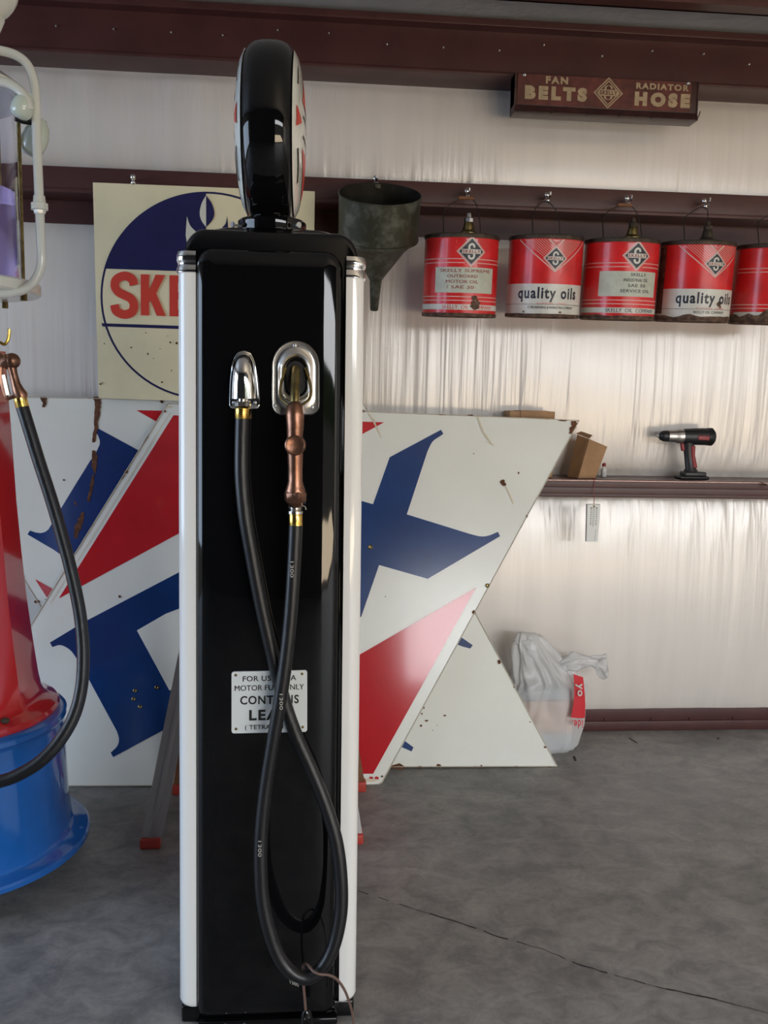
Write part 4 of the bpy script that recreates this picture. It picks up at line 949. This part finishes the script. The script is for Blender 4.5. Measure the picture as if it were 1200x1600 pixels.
# nozzle
def nz(px, py, dy): return hs(px, py, dy)
no = P()
cp = [(461, 628, .050), (461.5, 634, .052), (461.5, 648, .054), (462, 665, .055), (461.5, 680, .055), (461.5, 693, .055), (462, 708, .055), (462, 728, .054), (462, 748, .052), (462, 758, .051), (462, 763, .050), (462, 779, .049), (462, 781, .049), (462, 788, .048)]
rd = [.009, .0175, .0195, .0185, .0170, .0175, .0165, .0155, .0155, .0190, .0215, .0215, .0185, .012]
no.tube([nz(*c_) for c_ in cp], rd, 24)
kb = nz(462, 693, .066); no.sphere((kb.x, kb.y + .004, kb.z), .0225, 0, 24, (1, .6, 1))
no.lathe([(.0205, .000), (.0215, .004), (.019, .006), (.0165, .0045)], Matrix.Translation((kb.x, kb.y - .006, kb.z)) @ Matrix.Rotation(pi/2, 4, 'X'), 28)
no.tube([nz(462, 764, .050), nz(462, 765.5, .050), nz(462, 778, .049), nz(462, 779.5, .049)], [.0225, .0245, .0245, .0225], 6)
noz = no.build('nozzle', M['copper'], gp, ang=50)
P().tube(smooth([nz(461.5, 632, .050), nz(461.5, 615, .044), nz(462, 595, .026), nz(462.5, 576, .004)], 6), .0098, 18).build('spout', M['oldbrass'], noz)
# lever guard loops
for s in (-1, 1): P().tube(smooth([nz(462 + s*10, 633, .048), nz(462 + s*22, 622, .030), nz(462 + s*23, 602, .018), nz(462 + s*15, 575, .006)], 6), .0032, 8).build('guard', M['oldbrass'], noz)
q = P().tube([nz(462, 786, .048), nz(462, 789, .048), nz(462, 793, .047), nz(462, 794, .047), nz(462, 798, .047), nz(462, 799, .047)], [.012, .0125, .012, .0165, .0165, .013], 24); q.tube([nz(470, 785, .05), nz(477, 787, .052), nz(478, 792, .05)], .0022, 8); q.build('swivel', M['nickel'], noz)
q = P().tube([nz(462.5, 798, .047), nz(462.5, 800, .047), nz(462.5, 817, .046), nz(463, 818, .046)], [.0135, .0150, .0150, .0145], 24); q.build('ferrule', M['brass'], noz)
# hose
HP = [(380, 654, .024), (379, 690, .024), (379, 740, .026), (384, 800, .028), (394, 860, .028), (407, 930, .026), (420, 990, .024), (433, 1045, .022), (446, 1095, .022), (464, 1145, .024), (487, 1195, .030), (508, 1245, .040), (524, 1295, .052), (531, 1345, .064), (531, 1395, .075), (521, 1440, .085), (505, 1470, .092), (484, 1486, .096), (462, 1482, .096), (441, 1462, .092), (425, 1425, .086), (414, 1380, .078), (410, 1330, .070), (411, 1275, .062), (418, 1210, .056), (429, 1140, .054), (440, 1075, .054), (449, 1010, .052), (455, 950, .050), (459, 890, .048), (461.5, 840, .047), (462.5, 816, .046)]
HP = [nz(*c_) for c_ in HP]; hs_ = smooth(HP, 7)
hose = P().tube(hs_, .0152, 20).build('hose', M['rubber'], gp, ang=60)
# printed marks along the hose
def mark(px, py, s, dy):
    vs_, fs_ = text2d(s, .01); P().add([nz(px - 2.6 + b2*5.2, py + a2*24, dy) for a2, b2 in vs_], fs_, 0).build('hose_print', M['hosemark'], hose, fix=False)
mark(457, 869, '1300', .0655); mark(441, 1068, '1300', .0712); mark(409, 1286, '1300', .083)
vs_, fs_ = text2d('1300', .01); P().add([nz(455 + a2*13 - b2*1, 1488 + a2*5 - b2*5, .1122) for a2, b2 in vs_], fs_, 0).build('hose_print', M['hosemark'], hose, fix=False)
# lead warning plate
pl = P(); pf = lambda o: (lambda u, v, d: hs(362 + u*118, 1049 - u*2.5 + v*96, o + .0))
pts = [(x/118 + .5, (z)/96 + .5) for x, z in rrect(59, -48, 48, 4, 4)]
ring0 = [pf(0)(u, v, 0) for u, v in pts]; ring1 = [pf(.004)(u, v, 0) for u, v in pts]
pl.loft([ring0, ring1])
plate = pl.build('warning_plate', M['plate'], gp, ang=30)
q = P()
def lt(s, x0_, x1_, ya, yb, bold):
    vs_, fs_ = text2d(s, bold); q.add([hs(x0_ + (x1_ - x0_)*a2, yb + (ya - yb)*b2 - 1.5*((x0_ + (x1_ - x0_)*a2) - 421)/60, .0046) for a2, b2 in vs_], fs_, 0)
lt('FOR USE AS A', 379.5, 463, 1054.5, 1063, .012); lt('MOTOR FUEL ONLY', 367, 475, 1069, 1077.5, .006); lt('CONTAINS', 375.5, 467, 1085.5, 1099, .022); lt('LEAD', 389.5, 454, 1107.5, 1124, .035); lt('( TETRAETHYL )', 383, 462, 1131, 1140, .012)
q.build('lettering', M['print'], plate, fix=False)
for x, y in ((368.5, 1054), (472, 1052), (369, 1138), (473, 1135)): P().sphere(hs(x, y, .004), .0034, 0, 8, (1, .5, 1)).build('screw', M['oldbrass'], plate)

# power cord hung over the hose
def cz(px, py, dy): return hs(px, py, dy)
cd = [(478, 1556, .055), (476, 1530, .060), (474, 1505, .066), (474, 1490, .068), (475, 1476, .074), (480, 1467, .094), (489, 1468, .116), (499, 1469, .124), (511, 1473, .118), (523, 1482, .110), (534, 1500, .100), (542, 1522, .09), (548, 1548, .08), (551, 1575, .075), (552, 1588, .08)]
pw = thing('power_cord', (-.03, FY - .06, 0), 'thin brown power cord draped over the bottom of the black hose', 'cord')
pts = [cz(*c_) for c_ in cd]; e_ = pts[-1]; pts += [Vector((e_.x + .01, e_.y - .02, .006)), Vector((e_.x + .03, e_.y - .08, .004)), Vector((e_.x + .02, e_.y - .16, .004))]
P().tube(smooth(pts, 6), .0031, 8).build('cord', M['cord'], pw, ang=60)
pc = cz(479, 1572, .05)
q = P().tube([cz(478, 1553, .055), cz(478.2, 1558, .054), cz(479, 1562, .053), cz(480, 1572, .051), cz(480.5, 1580, .050), cz(481, 1582, .050)], [.006, .0115, .013, .0135, .012, .009], 16)
pg = q.build('plug', M['black'], pw)
P().tube([cz(476.5, 1560, .067), cz(476.4, 1560.5, .070)], .0022, 8).build('screw', M['chrome'], pg); P().tube([cz(483, 1558.5, .065), cz(483.1, 1559, .068)], .0022, 8).build('screw', M['chrome'], pg)
for dx_ in (-5, 5):
    v = cz(481 + dx_, 1580, .050); P().box((v.x - .001, v.y - .003, max(.004, v.z - .018)), (v.x + .001, v.y + .003, v.z)).build('prong', M['nickel'], pg)

# ------------------------------------------------------------------ red and blue visible pump at the left
VX, VY = -1.07, 2.70
vp = thing('visible_gas_pump', (VX, VY, 0), 'red and blue visible gas pump with a glass cylinder, cut by the left edge', 'gas pump')
TV = Matrix.Translation((VX, VY, 0))
q = P().lathe([(.300, .118), (.334, .118), (.331, .15), (.322, .22), (.318, .33), (.315, .47), (.318, .482), (.322, .486), (.322, .500), (.314, .508), (.296, .512)], TV, 72); q.build('base_drum', M['pumpblue'], vp)
q = P().lathe([(.25, .088), (.378, .088), (.384, .092), (.384, .104), (.378, .110), (.340, .114), (.333, .120)], TV, 72); fg = q.build('base_flange', M['pumpblue'], vp)
for a_ in range(12): P().sphere((VX + .360*cos(a_*pi/6 + .1), VY + .360*sin(a_*pi/6 + .1), .109), .008, 0, 8, (1, 1, .5)).build('bolt', M['pumpblue'], fg)
# casters under the flange
for a_ in (-1.02, .6, 2.2, 3.7):
    cx_, cy_ = VX + .325*cos(a_), VY + .325*sin(a_)
    q = P().box((cx_ - .025, cy_ - .025, .078), (cx_ + .025, cy_ + .025, .088), 0, .002); q.box((cx_ - .014, cy_ - .006, .03), (cx_ - .010, cy_ + .02, .08)); q.box((cx_ + .010, cy_ - .006, .03), (cx_ + .014, cy_ + .02, .08))
    ca = q.build('caster', M['oldbrass'], vp)
    P().lathe([(.012, -.009), (.026, -.009), (.029, -.005), (.029, .005), (.026, .009), (.012, .009)], Matrix.Translation((cx_, cy_ + .01, .029)) @ Matrix.Rotation(pi/2, 4, 'Y'), 20).build('wheel', M['caster'], ca)
# red column: flared, eight soft sides
def octr(r, z, k, n=96):
    o_ = []
    for j in range(n):
        a_ = 2*pi*j/n; m_ = ((a_ + pi/8) % (pi/4)) - pi/8; f_ = (1/cos(m_))*cos(pi/8)*1.04
        o_.append(Vector((VX + r*cos(a_)*(k*f_ + 1 - k), VY + r*sin(a_)*(k*f_ + 1 - k), z)))
    return o_
colp = [(.300, .510, 0), (.302, .520, 0), (.296, .530, 0), (.278, .538, 0), (.258, .548, .2), (.245, .565, .5), (.236, .60, .7), (.228, .65, .9), (.216, .75, 1), (.205, .86, 1), (.195, 1.0, 1), (.186, 1.15, 1), (.180, 1.32, 1), (.172, 1.50, 1), (.170, 1.60, 1)]
P().loft([octr(r, z, k) for r, z, k in colp]).build('column', M['pumpred'], vp, ang=28)
for a_ in (-1.25, -.7): P().sphere((VX + .272*cos(a_), VY + .272*sin(a_), .545), .013, 0, 12, (1, 1, .7)).build('column_bolt', M['caster'], vp)
# glass cylinder between two white flanges, with brass rods
zb_, zt_ = at(0, 434, VY).z, at(0, 146, VY).z
q = P().lathe([(.10, 1.60), (.13, 1.66), (.15, zb_ - .055), (.275, zb_ - .045), (.28, zb_ - .04), (.28, zb_ - .015), (.275, zb_ - .01), (.20, zb_ - .005)], TV, 64); q.build('lower_flange', M['pipe'], vp)
q = P().lathe([(.226, zb_ - .006), (.226, zt_), (.220, zt_), (.220, zb_ - .006)], TV, 64, 0, False, False); q.build('glass_cylinder', M['glass'], vp)
q = P().lathe([(.217, zb_ - .004), (.217, 2.05), (.001, 2.05)], TV, 56, 0, True, False); q.build('tinted_fuel', M['tint'], vp)
q = P().lathe([(.22, zt_), (.260, zt_ - .004), (.264, zt_ + .002), (.264, zt_ + .014), (.246, zt_ + .026), (.18, zt_ + .07), (.08, zt_ + .10), (.05, zt_ + .12)], TV, 64); q.build('upper_flange', M['pipe'], vp)
for a_ in (-.12, 1.1, 2.4, 3.6, -1.5):
    cx_, cy_ = VX + .252*cos(a_), VY + .252*sin(a_)
    rd_ = P().tube([(cx_, cy_, zb_ - .06), (cx_, cy_, zt_ + .012)], .0055, 10).build('tie_rod', M['oldbrass'], vp)
    P().lathe([(.010, -.066), (.010, -.045)], Matrix.Translation((cx_, cy_, zb_)), 6).build('nut', M['oldbrass'], rd_)
# white pipe loop
A = lambda x, y, Y=2.60: at(x, y, Y)
pp = smooth([A(-60, 84), A(-20, 78), A(5, 80), A(28, 88), A(44, 103), A(53, 128), A(56, 160), A(57.5, 220), A(60, 280), A(62, 330), A(63.5, 370), A(65, 400), A(62, 423), A(52, 441), A(36, 453), A(15, 458), A(-20, 459), A(-60, 458)], 6)
pi_ = P().tube(pp, .0125, 18).build('white_pipe', M['pipe'], vp, ang=60)
q = P().tube([A(61, 306), A(61.1, 309), A(61.2, 312), A(61.3, 317), A(61.4, 318), A(61.7, 328), A(61.8, 329), A(62, 334)], [.0155, .0165, .0165, .018, .0235, .0235, .0175, .0155], 8); q.build('union', M['pipe'], pi_)
P().tube(smooth([A(-40, 128, 2.56), A(0, 128, 2.56), A(20, 134, 2.56), A(36, 147, 2.56), A(44, 162, 2.56), A(45, 172, 2.56)], 6), .0125, 14).build('lamp_arm', M['pipe'], vp, ang=60)
# pale glass lamp shades
def shade(px, py, ra, rb, tilt_, Y):
    c_ = at(px, py, Y); m_ = Matrix.Translation(c_) @ Matrix.Rotation(radians(tilt_), 4, 'Y')
    q = P().lathe([(.010, rb*1.08), (ra*.35, rb), (ra*.72, rb*.72), (ra*.95, rb*.25), (ra, -rb*.15), (ra*.93, -rb*.6), (ra*.7, -rb*.86), (ra*.35, -rb*.98), (.001, -rb)], m_, 36)
    return q.build('lamp_shade', M['opal'], vp, ang=60)
shade(36, 166, .030, .034, 24, 2.57); shade(55, 216, .036, .052, 24, 2.70)
sh = P().tube([at(24, 183, 2.62), at(36, 186, 2.63), at(49, 189, 2.64)], [.011, .013, .012], 10).build('lamp_socket', M['blackplain'], vp)
# globe on top, mostly above the frame
P().sphere(at(-32, -28, 2.6), .100, 0, 32).build('globe', M['milk'], vp)
gc_ = at(-32, -28, 2.6); P().tube([(VX, VY, zt_ + .08), (VX, VY, zt_ + .12), gc_ - Vector((0, 0, .13)), gc_ - Vector((0, 0, .088))], [.05, .045, .045, .06], 20).build('globe_neck', M['pipe'], vp)
# nozzle, hook and hose
N_ = lambda x, y, Y=2.43: at(x, y, Y)
q = P().tube(smooth([N_(-26, 548), N_(-12, 556), N_(-4, 560), N_(4, 568)], 4), .017, 16)
q.sphere(N_(19, 564), .021, 0, 20); q.tube([N_(4, 572), N_(8, 566), N_(14, 564)], [.016, .019, .02], 14)
q.tube([N_(18, 572), N_(21, 584), N_(25, 600), N_(29, 611), N_(33, 618), N_(35, 623)], [.0125, .0105, .0115, .0155, .0175, .014], 18)
vn = q.build('nozzle', M['copper'], vp, ang=50)
P().tube(smooth([N_(2, 570), N_(1, 590), N_(6, 610), N_(11, 622), N_(20, 620), N_(25, 615)], 5), .0048, 8).build('lever_guard', M['copper'], vn)
P().tube([N_(6, 586), N_(9, 600), N_(13, 617)], .006, 8).build('lever', M['nickel'], vn)
P().tube(smooth([N_(-30, 520), N_(-8, 531), N_(0, 535), N_(7, 538), N_(12, 532), N_(14, 524), N_(14.5, 514)], 5), .0042, 10).build('hanger_hook', M['brass'], vp)
P().tube([N_(-30, 545, 2.5), N_(-34, 545, 2.62)], .012, 8).build('hanger_bracket', M['copper'], vp)
q = P().tube([N_(31, 620), N_(31.5, 622), N_(35, 636), N_(35.5, 638)], [.014, .0172, .0172, .0155], 20); q.build('ferrule', M['brass'], vn)
hp = [(34, 633, 2.43), (46, 672, 2.425), (60, 718, 2.42), (80, 780, 2.41), (97, 838, 2.40), (113, 900, 2.385), (125, 960, 2.37), (130, 1015, 2.35), (128, 1068, 2.33), (117, 1115, 2.31), (95, 1155, 2.29), (65, 1188, 2.275), (32, 1209, 2.27), (0, 1221, 2.27), (-60, 1232, 2.27), (-120, 1215, 2.28), (-170, 1170, 2.30), (-200, 1100, 2.35)]
P().tube(smooth([at(*c_) for c_ in hp], 6), .0168, 18).build('hose', M['rubber'], vp, ang=60)
